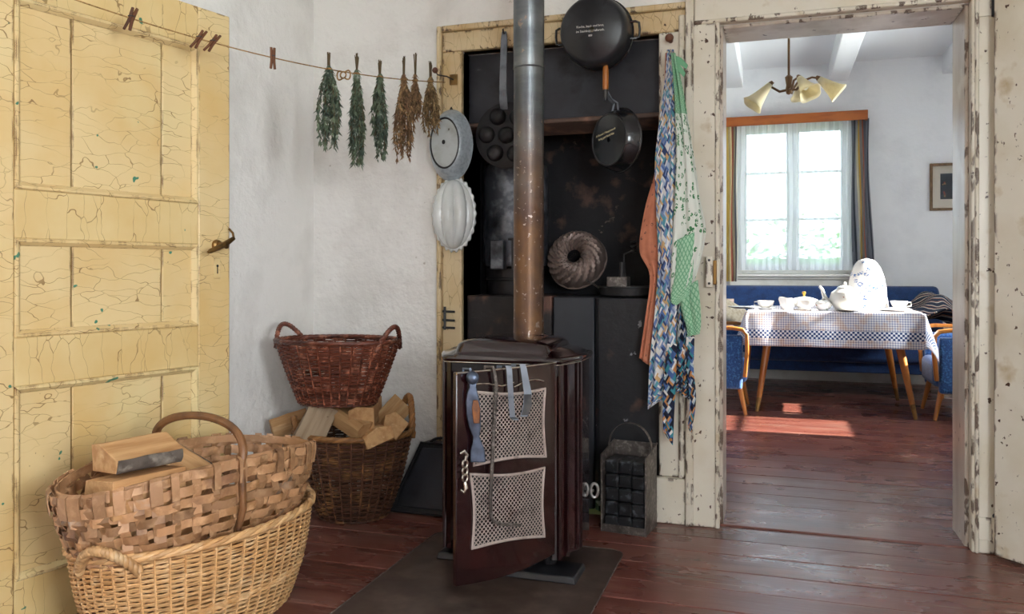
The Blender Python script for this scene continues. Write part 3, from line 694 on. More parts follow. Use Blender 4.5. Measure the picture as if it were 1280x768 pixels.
def grille(tl, tr, br, bl, cv):
    Q = [dpx(*p) for p in (tl, tr, br, bl)]
    def bil(s_, t):      # s_ 0 left..1 right, t 0 top..1 bottom
        x = (Q[0][0]*(1-s_)+Q[1][0]*s_)*(1-t)+(Q[3][0]*(1-s_)+Q[2][0]*s_)*t
        z = (Q[0][1]*(1-s_)+Q[1][1]*s_)*(1-t)+(Q[3][1]*(1-s_)+Q[2][1]*s_)*t
        return x, z
    def edge(s_, t): return cv*math.sin(PI*t), 1-cv*math.sin(PI*t), cv*math.sin(PI*s_), 1-cv*math.sin(PI*s_)
    bd = []
    for i in range(16): s_ = i/16; bd.append((s_, cv*math.sin(PI*s_)))
    for i in range(16): t = i/16; bd.append((1-cv*.7*math.sin(PI*t), t))
    for i in range(16): s_ = 1-i/16; bd.append((s_, 1-cv*math.sin(PI*s_)))
    for i in range(16): t = 1-i/16; bd.append((cv*.7*math.sin(PI*t), t))
    def P(s_, t, o): x, z = bil(s_, t); return DM @ V((x, bow(x)+o, z))
    B().add([P(s_, t, .0012) for s_, t in bd], [tuple(range(len(bd)))]).build('grille_backing', 'stove_dark', door, recalc=False)
    rim = B().tube([P(s_, t, .003) for s_, t in bd], .0045, 8, closed=True).build('grille_rim', 'grille', door)
    g = B()
    W_ = abs(Q[0][0]-Q[1][0]); H_ = abs(Q[0][1]-Q[3][1]); nb = 20; asp = H_/W_
    def inside(s_, t): return cv*.7*math.sin(PI*t) <= s_ <= 1-cv*.7*math.sin(PI*t) and cv*math.sin(PI*s_) <= t <= 1-cv*math.sin(PI*s_)
    for sg in (1, -1):
        k = -nb
        while k < 2*nb+2:
            c = (k+.5)/nb
            pts = []
            for i in range(121):
                t = i/120; s_ = c+sg*t*asp-(0 if sg > 0 else 0)
                if 0 <= s_ <= 1 and inside(s_, t): pts.append((s_, t))
            if len(pts) > 3:
                for a, e in ((pts[0], pts[len(pts)//2]), (pts[len(pts)//2], pts[-1])):
                    pa, pe = P(*a, .0028), P(*e, .0028); d_ = (pe-pa).normalized(); s2 = d_.cross(dn).normalized()
                    g.strip([pa, pe], [s2, s2], [dn, dn], .0024, .002)
            k += 1
    o = g.build('grille_lattice', 'grille', door, sharp=0); o['kind'] = 'stuff'
grille((592, 490), (681, 486), (682, 571), (592, 582), .05)
grille((588, 593), (680, 585), (680, 671), (590, 686), .05)
# raised scroll lines above the upper grille
for p in (((590, 481), (610, 479), (625, 484), (640, 478)), ((640, 484), (655, 477), (667, 474), (679, 477))):
    pts = []
    for a in p: x, z = dpx(*a); pts.append(DM @ V((x, bow(x)+.002, z)))
    pts = [pts[0], pts[0].lerp(pts[1], .5), pts[1], (pts[1]+pts[2])/2, pts[2], pts[2].lerp(pts[3], .5), pts[3]]
    pts = [pts[0]]+[(pts[i-1]+pts[i]*2+pts[i+1])/4 for i in range(1, 6)]+[pts[6]]
    B().tube(pts, .0032, 8).build('scroll', 'nickel', door)
# latch: pierced nickel handle
lx, lz = dpx(578, 590)
def LP(x, y, z): return DM @ V((lx+x, .012+y, lz+z))
la = B().tube([LP(.012, .006, .055), LP(.004, .014, .062), LP(-.004, .016, .05), LP(0, .014, .035)], [.004, .006, .006, .004], 8).build('latch', 'nickel', door)
for z in (.024, .004, -.016):
    b = B(); b.tube([LP(.009*math.cos(a), .012, z+.012*math.sin(a)) for a in [2*PI*i/14 for i in range(14)]], .0032, 6, closed=True); b.build('latch_link', 'nickel', la)
B().tube([LP(0, .012, -.028), LP(0, .016, -.045), LP(.004, .012, -.056), LP(.012, .006, -.05)], [.005, .007, .006, .004], 8).build('latch_tongue', 'nickel', la)

# ---- stovepipe
t = thing('stovepipe', 'tall rusty and steel-grey stovepipe rising from the stove', 'stovepipe', (-.845, 2.80, ZT+.06))
p0 = V((-.845, 2.80, ZT+.05)); p1 = at(661, 0, 2.80); dr = (p1-p0).normalized(); L = (2.56-p0.z)/dr.z
RP = .0545
def pp(s_): return p0+dr*s_
sj = (at(663, 86, 2.80)-p0).length
prof = [(0, RP+.003), (.03, RP+.003), (.034, RP), (sj-.004, RP), (sj, RP+.0012), (L, RP+.0012)]
b = B().tube([pp(a) for a, _ in prof], [r_ for _, r_ in prof], 32)
b.build('pipe_lower', 'stovepipe', t, sharp=30)
B().tube([pp(sj-.003), pp(sj), pp(sj+.003)], [RP+.001, RP+.0026, RP+.001], 32).build('pipe_joint', 'stovepipe', t)

# ---- tools hooked over the top edge of the stove door
def D3(px, py, o): x, z = dpx(px, py); return DM @ V((x, bow(x)+o, z))
CR = V((C, S, 0)); CN = V((S, -C, 0))
def dstrip(name, pts, w_, th_, mt, parent, o=.010):
    P = [D3(a, b_, o+(c if isinstance(c, float) else 0)) for a, b_, c in pts]
    return B().strip(P, [dd]*len(P), [dn]*len(P), w_, th_).build(name, mt, parent, bevel=.0015)
def hook_over(px, py):     # bends back over the door's top edge
    x, z = dpx(px, py); z = ZD1
    return [DM @ V((x, -.018, z-.02)), DM @ V((x, -.017, z+.006)), DM @ V((x, bow(x)+.006, z+.008))]
t = thing('forged_tongs', 'blued steel stove tool with ball head, leftmost on the stove door', 'stove tool', D3(587, 577, .02))
b = B().blob(D3(587, 472, .016), (.020, .016, .020), 12, 8); hd = b.build('tool_head', 'blued_steel', t)
prof = [(587, 476, .022), (587, 484, .020), (586.5, 492, .032), (587, 502, .041), (588, 520, .042), (589.5, 534, .034), (591, 545, .019), (592, 552, .026), (592.5, 562, .042), (593, 577, .046)]
P = [D3(a, b_, .018) for a, b_, c in prof]
B().strip(P, [CR]*len(P), [CN]*len(P), [c for *_, c in prof], .008).build('tool_blade', 'blued_steel', t, bevel=.003)
P = [D3(587, 499, .030), D3(587.5, 510, .030), D3(588.5, 528, .030)]
B().strip(P, [CR]*3, [CN]*3, [.014, .024, .018], .004).build('tool_inlay', 'scorched', t, bevel=.002)
B().tube(hook_over(587, 466)+[D3(587, 470, .012)], .004, 8).build('tool_hook', 'blued_steel', t)
t = thing('poker', 'long twisted iron poker with hooked foot hanging on the stove door', 'poker', D3(615, 650, .02))
pts = hook_over(614, 463)+[D3(614, 467, .014), D3(616, 480, .013), D3(614, 520, .013), D3(611, 580, .013), D3(609, 625, .013), D3(609.5, 645, .013), D3(613, 651, .013), D3(622, 654, .014), D3(645, 655, .016)]
B().tube(pts, [.004]*3+[.005]*3+[.0055]*3+[.005, .005, .0045, .0035], 8).build('poker_rod', 'carrier_metal', t)
a0, a1 = D3(616, 482, .013), D3(613, 535, .013)
for ph in (0, PI):
    pts = []
    for i in range(60):
        q = a0.lerp(a1, i/59); a = i*.75+ph
        pts.append(q+(dd*math.cos(a)+dn*math.sin(a))*.0045)
    B().tube(pts, .0028, 6).build('poker_twist', 'carrier_metal', t)
t = thing('strap_iron', 'pale straight steel strap hanging on the stove door', 'stove tool', D3(635, 523, .02))
P = hook_over(632, 459)+[D3(632, 462, .012), D3(633, 480, .012), D3(634, 505, .014), D3(635, 522, .016)]
B().strip(P, [CR]*len(P), [V((0, 0, 1))]+[CN]*(len(P)-1), .017, .004).build('strap', 'steel', t, bevel=.001)
B().strip([D3(635, 521, .016), D3(635, 523, .03)], [CR]*2, [V((0, 0, 1))]*2, .018, .004).build('strap_foot', 'steel', t)
t = thing('curved_lifter', 'curved flat lid lifter, rightmost on the stove door', 'stove tool', D3(651, 520, .02))
P = hook_over(650, 458)+[D3(650, 460, .012), D3(652, 475, .014), D3(653, 490, .020), D3(652, 505, .022), D3(649, 520, .016)]
B().strip(P, [CR]*len(P), [V((0, 0, 1))]+[CN]*(len(P)-1), [.014, .016, .018, .019, .021, .024, .026, .022], .004).build('lifter_blade', 'steel', t, bevel=.001)
B().strip([D3(652, 492, .0235), D3(652, 505, .0245), D3(649.5, 518, .019)], [CR]*3, [CN]*3, [.022, .025, .021], .002).build('scorched_tip', 'iron', t)

# ---- briquette carrier
bx0 = fl(752, 664); bx1 = fl(807, 672); ex = (bx1-bx0); BW = ex.length; ex.normalize(); ey = V((-ex.y, ex.x, 0))
BM = fr(bx0, ex, ey, (0, 0, 1))
t = thing('briquette_carrier', 'open-fronted perforated metal carrier standing right of the stove', 'coal carrier', bx0+ex*BW/2)
BDp, BH = .155, .305
B().box(0, BW, 0, BDp, 0, .006, BM).box(0, BW, 0, .004, .006, .03, BM).build('carrier_base', 'carrier_metal', t, bevel=.001)
for x in (0, BW-.003):
    B().add([BM @ V(v) for v in [(x, 0, 0), (x, BDp, 0), (x, BDp, BH+.02), (x, 0, BH-.01), (x+.003, 0, 0), (x+.003, BDp, 0), (x+.003, BDp, BH+.02), (x+.003, 0, BH-.01)]], [(0, 1, 2, 3), (7, 6, 5, 4), (0, 4, 5, 1), (1, 5, 6, 2), (2, 6, 7, 3), (3, 7, 4, 0)]).build('carrier_side', 'carrier_metal', t)
B().box(0, BW, BDp-.003, BDp, 0, BH+.02, BM).build('carrier_back', 'carrier_metal', t)
for x in (0, BW): B().tube([BM @ V((x, .0, .0)), BM @ V((x, 0, BH-.01)), BM @ V((x, BDp, BH+.02))], .004, 6).build('carrier_edge', 'carrier_metal', t)
pts = [BM @ V((BW/2-BW/2*math.cos(PI*i/20), BDp*.55, BH-.01+.115*math.sin(PI*i/20)**.8)) for i in range(21)]
B().strip(pts, [ey]*21, [(p-pts[10]).normalized() if i != 10 else V((0, 0, 1)) for i, p in enumerate(pts)], .020, .004).build('carrier_handle', 'carrier_metal', t)
b = B().box(-.028, .028, -.062, .062, -.026, .026); me = None
bmesh.ops.bevel(b.bm, geom=b.bm.edges[:]+b.bm.verts[:], offset=.006, segments=1, affect='EDGES')
b.jitter(.0012); me = b.mesh('coal_briquette', 'briquette', 30)
rows = 5
cols_lbl = ['left', 'middle', 'right']; row_lbl = ['bottom', 'second', 'third', 'fourth', 'top']
for rr in range(rows):
    for c_ in range(3):
        o = bpy.data.objects.new('coal_briquette', me); col.objects.link(o)
        o.location = BM @ V((.007+(BW-.014)/6*(2*c_+1), .078+rnd.uniform(-.008, .004), .033+rr*.0535)); o.rotation_euler = (0, 0, math.atan2(ex.y, ex.x)+rnd.uniform(-.005, .005))
        o.scale = ((BW-.014)/3/.056*.985, .95, 1)
        tag(o, '%s coal briquette in the %s row of the metal carrier' % (cols_lbl[c_], row_lbl[rr]), 'briquette', 'briquettes in the carrier')

# ---- black coal scuttle beside the stove
t = thing('coal_scuttle', 'black sloping coal scuttle on the floor between basket and stove', 'coal scuttle', (-1.38, 3.10, 0))
A0, A1 = fl(476, 641), fl(560, 650); A0.z = A1.z = .004; A0.y = A1.y = 3.06; A0.x = -1.53
T0 = at(527, 553, 3.20); T1 = V((-1.22, 3.20, T0.z))
dpth = V((0, .07, 0))
b = B(); b.hexa([A0, A1, A1+V((0, .20, 0)), A0+V((.05, .20, 0))], [T0, T1, T1+V((0, .06, 0)), T0+V((.01, .06, 0))]).build('scuttle_body', 'sooty_iron', t, bevel=.006)
c_ = (A0+A1+T0+T1)/4; nn = (A1-A0).cross(T0-A0).normalized()
if nn.y > 0: nn = -nn
q = [A0, A1, T1, T0]; q = [p+(c_-p)*.02+nn*.003 for p in q]
B().tube([q[0], q[1], q[2], q[3]], .007, 8, closed=True).build('scuttle_rim', 'sooty_iron', t)
qi = [p+(c_-p)*.16+nn*.001 for p in [A0, A1, T1, T0]]
B().add([p-nn*.004 for p in qi]+[p+nn*.006 for p in qi], [(0, 1, 2, 3), (4, 5, 6, 7), (0, 1, 5, 4), (1, 2, 6, 5), (2, 3, 7, 6), (3, 0, 4, 7)]).build('scuttle_lid', 'hood_iron', t, bevel=.003)
m = (T0+T1)/2; pts = [V((m.x-.02-.055*math.cos(PI*i/12), m.y+.0, m.z-.012+.035*math.sin(PI*i/12))) for i in range(13)]
B().tube(pts, .006, 8).build('scuttle_handle', 'sooty_iron', t)

# ---- things standing in the niche
YK = 3.56
kc = NX0+.158
t = thing('boiler', 'tall grey metal boiler standing in the niche left of the stovepipe', 'boiler', (kc, YK, SH))
def zY(py, Y, px=640): return at(px, py, Y).z
Mx = Matrix.Translation((kc, YK, 0))
zb = SH; z1 = zY(349, YK-.1); z2 = zY(335, YK-.1); z3 = zY(205, YK-.1)
B().lathe([(.02, zb), (.125, zb), (.128, zb+.01), (.128, z1-.008), (.138, z1-.004), (.138, z1+.004), (.134, z1+.008), (.134, z2-.004), (.142, z2), (.130, z2+.006), (.02, z2+.006)], 40, Mx).build('burner_base', 'sooty_iron', t)
B().lathe([(.02, z2+.006), (.140, z2+.008), (.148, z2+.03), (.150, z2+.07), (.150, z3-.03), (.145, z3), (.02, z3+.03)], 40, Mx).build('tank', 'boiler_metal', t)
p = at(623, 318, YK-.165)
B().box(p.x-.034, p.x+.03, YK-.185, YK-.13, zY(337, YK-.165), zY(300, YK-.165)).build('valve_box', 'boiler_metal', t, bevel=.006)
p = at(641, 318, YK-.18)
B().tube([V((p.x, p.y, zY(337, p.y))), V((p.x, p.y, zY(298, p.y)))], .006, 8).build('valve_rod', 'iron', t)
B().tube([V((p.x-.02, p.y, zY(299, p.y))), V((p.x+.03, p.y, zY(299, p.y)))], .006, 8).build('valve_bar', 'iron', t)

# fluted ring-cake mould leaning in the niche
gc = at(721, 327, 3.56); 
t = thing('ring_cake_mould', 'brown swirled ring-cake mould leaning in the niche right of the stovepipe', 'cake mould', (gc.x, gc.y, SH))
ax = V((-.10, -1, .45)).normalized(); sx_ = V((1, 0, 0)); sx_ = (sx_-ax*sx_.dot(ax)).normalized(); sy_ = ax.cross(sx_)
GM = fr(gc+V((0, .02, .0)), sx_, sy_, ax)
b = B(); nth, nph = 140, 22; nf = 17
rings = []
for j in range(nph+1):
    ph = -.15+PI*1.12*j/nph           # from outer rim over the crown to the tube
    rb = .076-.056*math.cos(PI-ph) if False else .0
    ring_ = []
    for i in range(nth):
        th = 2*PI*i/nth
        fl_u = (.5+.5*math.cos(nf*(th-.75*ph)))**.7
        rr = .078+.050*math.cos(ph)*(1) ; zz = .078*math.sin(max(ph, 0))
        amp = .014*math.sin(min(PI, max(.12, ph)))+.004
        rr += amp*fl_u*math.cos(ph); zz += amp*fl_u*max(0, math.sin(ph))
        ring_.append(GM @ V((rr*math.cos(th), rr*math.sin(th), zz)))
    rings.append(ring_)
b.loft(rings, True, False).build('fluted_ring', 'mould_tin', t, sharp=60)
B().lathe([(.020, -.01), (.026, .045), (.030, .060)], 24, GM).build('centre_tube', 'sooty_iron', t)
B().lathe([(.128, -.006), (.136, -.004), (.136, .002), (.128, .004)], 48, GM).build('mould_rim', 'mould_tin', t)

# flat black pan with a small mill in it
pc = at(786, 366, 3.47); pc.z = SH
t = thing('cast_iron_pan', 'shallow black iron pan on the niche shelf behind the aprons', 'pan', pc)
PM = Matrix.Translation(pc)
B().lathe([(.01, .0), (.115, .0), (.122, .006), (.128, .036), (.134, .038), (.133, .042), (.124, .040), (.116, .010), (.01, .008)], 40, PM).build('pan_body', 'iron', t)
h0 = pc+V((-.125, -.03, .035)); h1 = at(733, 351, 3.40)
B().tube([h0+V((.03, .01, 0)), h0, h0.lerp(h1, .5)+V((0, 0, .004)), h1], [.008, .008, .007, .009], 8, flat=.6).build('pan_handle', 'carrier_metal', t)
mp = at(775, 352, 3.45); mb = SH+.010
t = thing('hand_mill', 'small dark metal hand mill with crank standing in the iron pan', 'mill', (mp.x, 3.45, mb))
zt = at(775, 346, 3.45).z
B().box(mp.x-.05, mp.x+.038, 3.41, 3.49, mb, zt).build('mill_box', 'carrier_metal', t, bevel=.004)
B().tube([V((at(778, 0, 3.45).x, 3.45, zt-.002)), V((at(778, 0, 3.45).x, 3.45, zY(328, 3.45, 778)))], [.016, .012], 10).build('mill_neck', 'iron', t)
q0 = at(780, 329, 3.45); q1 = at(780, 318, 3.45); q2 = at(791, 314, 3.45)
B().tube([q0, q1, q2], .004, 8).build('crank', 'iron', t)
for py in (303, 308, 314): B().blob(at(792, py, 3.45), (.014, .014, .008), 12, 7).build('crank_knob', 'iron', t)
# ================================================================ BASKETS AND FIREWOOD
def basket_pos(a0, b0, a1, b1, h, bulge=0., saddle=0., pw=2.0, kp=.85):
    """local point on an oval basket wall: th around, t 0 bottom..1 rim"""
    def f(th, t, off=0.):
        k = t**kp; a = a0+(a1-a0)*k+bulge*math.sin(PI*t)+off; b_ = b0+(b1-b0)*k+bulge*math.sin(PI*t)+off
        c, s_ = math.cos(th), math.sin(th)
        e = 2/pw
        return V((a*math.copysign(abs(c)**e, c), b_*math.copysign(abs(s_)**e, s_), h*t+saddle*t*(math.cos(2*th)*-.5+.5)))
    return f
def outward(f, th, t):
    e = .02; a = f(th+e, t)-f(th-e, t); b_ = f(th, min(1, t+e))-f(th, max(0, t-e))
    n_ = a.cross(b_).normalized(); return n_, b_.normalized()
def rope(b, pts, r, tw=9, ns=3, rs=.6):
    m = len(pts)
    for q in range(ns):
        out = []
        for i, p in enumerate(pts):
            t = (pts[min(i+1, m-1)]-pts[max(i-1, 0)]).normalized(); a = V((0, 0, 1)).cross(t)
            if a.length < .1: a = V((1, 0, 0)).cross(t)
            a.normalize(); c = t.cross(a); an = 2*PI*(tw*i/m+q/ns)
            out.append(p+(a*math.cos(an)+c*math.sin(an))*r*rs)
        b.tube(out, r*.72, 6)
def wicker(root, f, stakes, rows, wr, mats, handles=(), gaps=(), rim_r=.011, skip=None, band=()):
    wm, sm, rm = mats
    b = B()
    for i in range(rows):
        t = .035+.94*i/(rows-1)
        n_ = stakes*2
        if skip and skip[0] <= i <= skip[1]:
            j0, j1 = skip[2], skip[3]
        else: j0 = j1 = None
        pts = []
        for k in range(n_*2):
            th = 2*PI*k/(n_*2); off = .0042*math.cos(PI*k/2+(PI if i % 2 else 0)) if k % 2 == 0 else 0
            off = .0055*math.cos(th*stakes/2*2/2+(PI if i % 2 else 0)) if True else off
            pts.append(f(th, t+rnd.uniform(-.004, .004), off))
        if j0 is None: b.tube(pts, wr*(1.6 if i in band else 1)*rnd.uniform(.88, 1.1), 5, closed=True)
        else:
            ks = [k % (n_*2) for k in range(j1, j0+n_*2)]
            b.tube([pts[k] for k in ks], wr, 5)
    o = b.build('weave', wm, root, local=True, sharp=60); o['kind'] = 'stuff'
    for k in range(stakes):
        th = 2*PI*(k+.5)/stakes
        B().tube([f(th, t, .001) for t in (0, .2, .4, .6, .8, 1.0)], wr*1.15, 6).build('stake', sm, root, local=True)
    b = B(); m = 160
    for q in range(4):
        pts = [f(2*PI*i/m, 1.0, .004)+V((0, 0, .004)) for i in range(m)]
        out = []
        for i, p in enumerate(pts):
            n_, u = outward(f, 2*PI*i/m, .9); an = 2*PI*(14*i/m+q/4)
            out.append(p+(n_*math.cos(an)+u*math.sin(an))*rim_r*.55)
        b.tube(out, rim_r*.55, 6, closed=True)
    b.build('rim', rm, root, local=True, sharp=60)
    b = B()
    for q in range(2):
        b.tube([f(2*PI*i/120, .02, .004*math.cos(20*2*PI*i/120+PI*q))+V((0, 0, .002)) for i in range(120)], wr*1.5, 6, closed=True)
    b.add([f(2*PI*i/40, 0)+V((0, 0, .006)) for i in range(40)]+[f(2*PI*i/40, 0)+V((0, 0, .001)) for i in range(40)], [tuple(range(40)), tuple(range(79, 39, -1))])
    b.build('base', sm, root, local=True)
    for th, wdt, hh, lean in handles:
        pts = []
        for i in range(41):
            q = i/40; a = th+(q-.5)*wdt
            n_, u = outward(f, a, .95)
            p = f(th-.5*wdt, 1).lerp(f(th+.5*wdt, 1), q); e = f(th, 1)-p
            pr = math.sin(PI*q)
            p = p+(f(th, 1)-f(th-.5*wdt, 1).lerp(f(th+.5*wdt, 1), .5))*pr
            n0, _ = outward(f, th, .95); n0.z = 0; n0.normalize()
            pts.append(p+V((0, 0, hh*pr**.75-.03*(1-pr)))+n0*(lean*pr+.006))
        b = B(); rope(b, pts, rim_r*.95, tw=7)
        b.build('handle', rm, root, local=True, sharp=60)
# --- pale laundry basket
LB = V((-1.562, 1.945, 0)); la_ = math.atan2(.98, .20)
t = thing('laundry_basket', 'pale willow laundry basket on the floor under the splint basket', 'basket', LB, la_)
f = basket_pos(.295, .150, .372, .218, .292, .010)
wicker(t, f, 54, 44, .0031, ('wicker_pale', 'wicker_pale', 'wicker_pale'), handles=((PI+.34, .62, .04, .04), (.0, .8, .012, .012)), rim_r=.012, band=(16, 17))
# --- splint basket (flat woven strips), standing in the laundry basket
SB = V((-1.55, 1.91, .20)); sa = math.atan2(.974, .23)
t = thing('splint_basket', 'brown flat-splint basket with arched handle holding split logs', 'basket', SB, sa)
f = basket_pos(.28, .11, .392, .178, .255, .018, .035, 2.3)
NS = 42; NR = 9
hs = 2*PI/NS
for i in range(NR):
    tt = .10+.86*i/(NR-1); m = NS*4; pts, wd, nd = [], [], []
    for k in range(m):
        th = 2*PI*k/m; off = .0080*math.cos(th*NS/2+(PI if i % 2 else 0))
        n_, u = outward(f, th, tt); wob = .012*math.sin(th*3+i*1.7)+rnd.uniform(-.006, .006)
        pts.append(f(th, min(1, tt+wob), off)); wd.append(u); nd.append(n_)
    B().strip(pts, wd, nd, [.0245*rnd.uniform(.92, 1.06)]*m, .0022, closed=True).build('weaver_splint', 'splint', t, local=True)
for k in range(NS):
    th = hs*(k+.5)+rnd.uniform(-.02, .02); pts, wd, nd = [], [], []
    tan = (f(th+.02, .5)-f(th-.02, .5)).normalized()
    ww = rnd.choice((.020, .026, .032, .024, .030))
    for j in range(17):
        tt = j/16; 
        par = math.cos((tt-.10)/.86*(NR-1)*PI+(PI if k % 2 else 0))
        n_, u = outward(f, th, tt)
        pts.append(f(th, tt, .0075*par)); wd.append((f(th+.02, tt)-f(th-.02, tt)).normalized()); nd.append(n_)
    n_, u = outward(f, th, 1)
    if k % 3 != 2:      # folded over the rim to the outside
        pts += [f(th, 1, .002)+V((0, 0, .010)), f(th, 1, .010)+V((0, 0, .004)), f(th, .93, .013), f(th, .80, .013)]; wd += [wd[-1]]*4; nd += [V((0, 0, 1)), n_, n_, n_]
    B().strip(pts, wd, nd, ww, .0022).build('stake_splint', 'splint', t, local=True)
b = B(); m = 120
b.strip([f(2*PI*i/m, .985, -.008) for i in range(m)], [V((0, 0, 1))]*m, [outward(f, 2*PI*i/m, .9)[0] for i in range(m)], .022, .005, closed=True)
b.build('inner_rim', 'splint', t, local=True)
b = B().add([f(2*PI*i/40, 0)+V((0, 0, .004)) for i in range(40)]+[f(2*PI*i/40, 0) for i in range(40)], [tuple(range(40)), tuple(range(79, 39, -1))]); b.build('base', 'splint', t, local=True)
pts = []
ym = f(PI/2, 1).y
for i in range(29):
    q = -1+2*i/28; a = PI*(i/28)
    pts.append(V((.0+.02*math.sin(a*2), -math.cos(a)*(ym+.004), .24+.035+.120*math.sin(a)**.85)))
pts = [V((.0, -f(PI/2, .15).y-.016, .05)), V((.0, -f(PI/2, .6).y-.016, .16))]+pts+[V((.0, f(PI/2, .6).y-.014, .16)), V((.0, f(PI/2, .3).y-.014, .09))]
B().tube(pts, [.010]*4+[.0115]*25+[.010]*4, 10).build('arch_handle', 'branch', t, local=True)

# --- red-brown willow basket in the corner, on the logs
RB = at(422, 505, 2.90); RB.z = .472
t = thing('willow_basket', 'red-brown willow basket with two handles on top of the firewood', 'basket', RB, .10)
f = basket_pos(.155, .115, .250, .185, .250, .004, kp=1.0)
wicker(t, f, 34, 30, .0038, ('wicker_red', 'wicker_red', 'wicker_red'), handles=((PI-.25, .95, .062, .015), (.0-.15, .95, .062, .0)), rim_r=.0085, skip=(15, 17, 96, 104))
# --- dark willow basket full of firewood
DB = V((-1.655, 2.99, .0))
t = thing('log_basket', 'dark brown willow basket full of split firewood in the corner', 'basket', DB, .0)
f = basket_pos(.135, .130, .240, .212, .345, .006, kp=.8)
wicker(t, f, 30, 34, .0044, ('wicker_brown', 'wicker_brown', 'wicker_brown_light'), handles=((.75, .8, .13, .0), (PI+.6, .8, .06, 0)), rim_r=.012)

# --- logs: built lying along local x
def log(label, group, outline, L, c, axis, roll, mt='firewood', bark=None, name='firewood_log'):
    axis = V(axis).normalized(); up = V((0, 0, 1)); s_ = up.cross(axis)
    s_ = s_.normalized() if s_.length > .05 else V((1, 0, 0)); u = axis.cross(s_)
    y = s_*math.cos(roll)+u*math.sin(roll); z = axis.cross(y)
    Mx = fr(c, axis, y, z)
    o = thing(name, label, 'firewood', c, 0, group, rot=Mx.to_3x3().to_euler())
    n_ = len(outline); rings = []
    for j in range(5):
        x = -L/2+L*j/4
        rings.append([V((x+(rnd.uniform(-.003, .003) if j in (0, 4) else 0), p[0]*rnd.uniform(.95, 1.04), p[1]*rnd.uniform(.95, 1.04))) for p in outline])
    B().loft(rings).build('split_wood', mt, o, local=True, bevel=.002, sharp=25)
    if bark:
        i, j = bark; pa, pb = outline[i], outline[j]; rings = []
        nrm = V((pb[1]-pa[1], -(pb[0]-pa[0]))).normalized()
        if nrm.dot(V(((pa[0]+pb[0])/2, (pa[1]+pb[1])/2))) < 0: nrm = -nrm
        for q in range(9):
            x = -L/2+.004+(L-.008)*q/8
            r_ = []
            for k in range(5):
                a = k/4; bl = math.sin(PI*a)*.006+rnd.uniform(.001, .004)
                r_.append(V((x, pa[0]+(pb[0]-pa[0])*a+nrm.x*bl, pa[1]+(pb[1]-pa[1])*a+nrm.y*bl)))
            r_ += [V((x, pb[0]-nrm.x*.004, pb[1]-nrm.y*.004)), V((x, pa[0]-nrm.x*.004, pa[1]-nrm.y*.004))]
            rings.append(r_)
        B().loft(rings).build('bark', 'bark', o, local=True, sharp=60)
    return o
def wedge(w_, h): return [(-w_/2, -h/2), (w_/2, -h*.42), (w_*.46, h*.28), (w_*.05, h/2), (-w_*.5, h*.2)]
def block(w_, h): return [(-w_/2, -h/2), (w_/2, -h/2), (w_*.5, h/2), (-w_*.46, h*.5)]
G1 = 'logs in the splint basket'
lc = at(160, 580, 1.72)
# lower block, upper block with bark edge, half log behind
log('thick split log with grey bark edge, topmost in the splint basket', G1, [(-.052, -.024), (.055, -.032), (.062, .035), (.02, .042), (-.060, .010)], .18, V((-1.555, 1.69, .530)), (.30, .95, .0), .02, bark=(4, 0))
log('pale split log lying under the bark-edged log in the splint basket', G1, [(-.07, -.055), (.075, -.035), (.062, .02), (-.065, .04)], .19, V((-1.545, 1.672, .460)), (.30, .95, .02), .05)
log('half-round log leaning behind the basket handle', G1, [(-.06, -.035), (.06, -.035), (.055, .01), (.03, .035), (-.03, .038), (-.055, .01)], .18, V((-1.565, 1.87, .455)), (.75, .35, -.55), .5, bark=(1, 2))
log('split log buried at the bottom of the splint basket', G1, wedge(.12, .10), .30, V((-1.555, 1.75, .335)), (.25, .97, 0), 0)
log('short log block by the far end of the splint basket', G1, block(.08, .08), .16, V((-1.53, 2.10, .28)), (.3, .95, 0), .3)
G2 = 'logs in the dark willow basket'
log('broad grey board-like log leaning at the front of the dark basket', G2, block(.12, .028), .17, at(393, 531, 2.80)+V((0, .01, -.005)), (.30, .35, .88), 1.35, 'firewood_grey')
log('square log block beside the broad board, touching the red-brown basket', G2, [(-.05, -.045), (.05, -.045), (.052, .03), (.02, .045), (-.05, .04)], .17, V((-1.575, 2.93, .427)), (-.35, .9, .02), 0)
log('round-backed pale log lying at the basket rim below the square block', G2, [(-.045, -.03), (.045, -.032), (.05, 0), (.03, .03), (-.02, .038), (-.045, .02)], .18, V((-1.60, 2.875, .405)), (.86, -.3, -.30), .2)
log('flat split log in the middle of the dark basket', G2, wedge(.12, .07), .17, at(468, 543, 2.90), (.6, -.75, .10), .3)
log('tilted wedge log at the right rim of the dark basket', G2, wedge(.085, .10), .15, at(490, 533, 2.96), (.45, -.70, .25), .8)
log('triangular log standing at the right back of the dark basket', G2, wedge(.09, .09), .19, at(483, 522, 3.08), (.45, .35, .55), .2)
log('small log end peeping out left of the broad board', G2, wedge(.08, .075), .15, at(362, 528, 2.93), (.7, .6, .25), .2)
log('log lying crossways supporting the red-brown basket', G2, block(.09, .08), .24, V((-1.70, 3.05, .432)), (.95, .2, 0), .0)
log('large log filling the lower dark basket', G2, block(.16, .14), .26, V((-1.63, 2.99, .24)), (.3, .9, 0), .0)
# ================================================================ LINE, HERBS, HANGING POTS, APRONS
S0 = V((-1.352, 3.24, 1.815)); S1 = V((-1.90, 1.50, 1.770))
def sline(s_): 
    p = S0.lerp(S1, s_); p.z -= .066*4*s_*(1-s_); return p
def s_at(px):       # parameter on the line seen at this pixel column
    r = ray(px, 0); k = r.x/r.y; a = S1-S0
    return (k*S0.y-S0.x)/(a.x-k*a.y)
t = thing('clothesline', 'thin twine clothesline strung past the yellow door', 'clothesline', sline(1))
B().tube([sline(i/30) for i in range(31)], .0021, 6).build('twine', 'string', t)
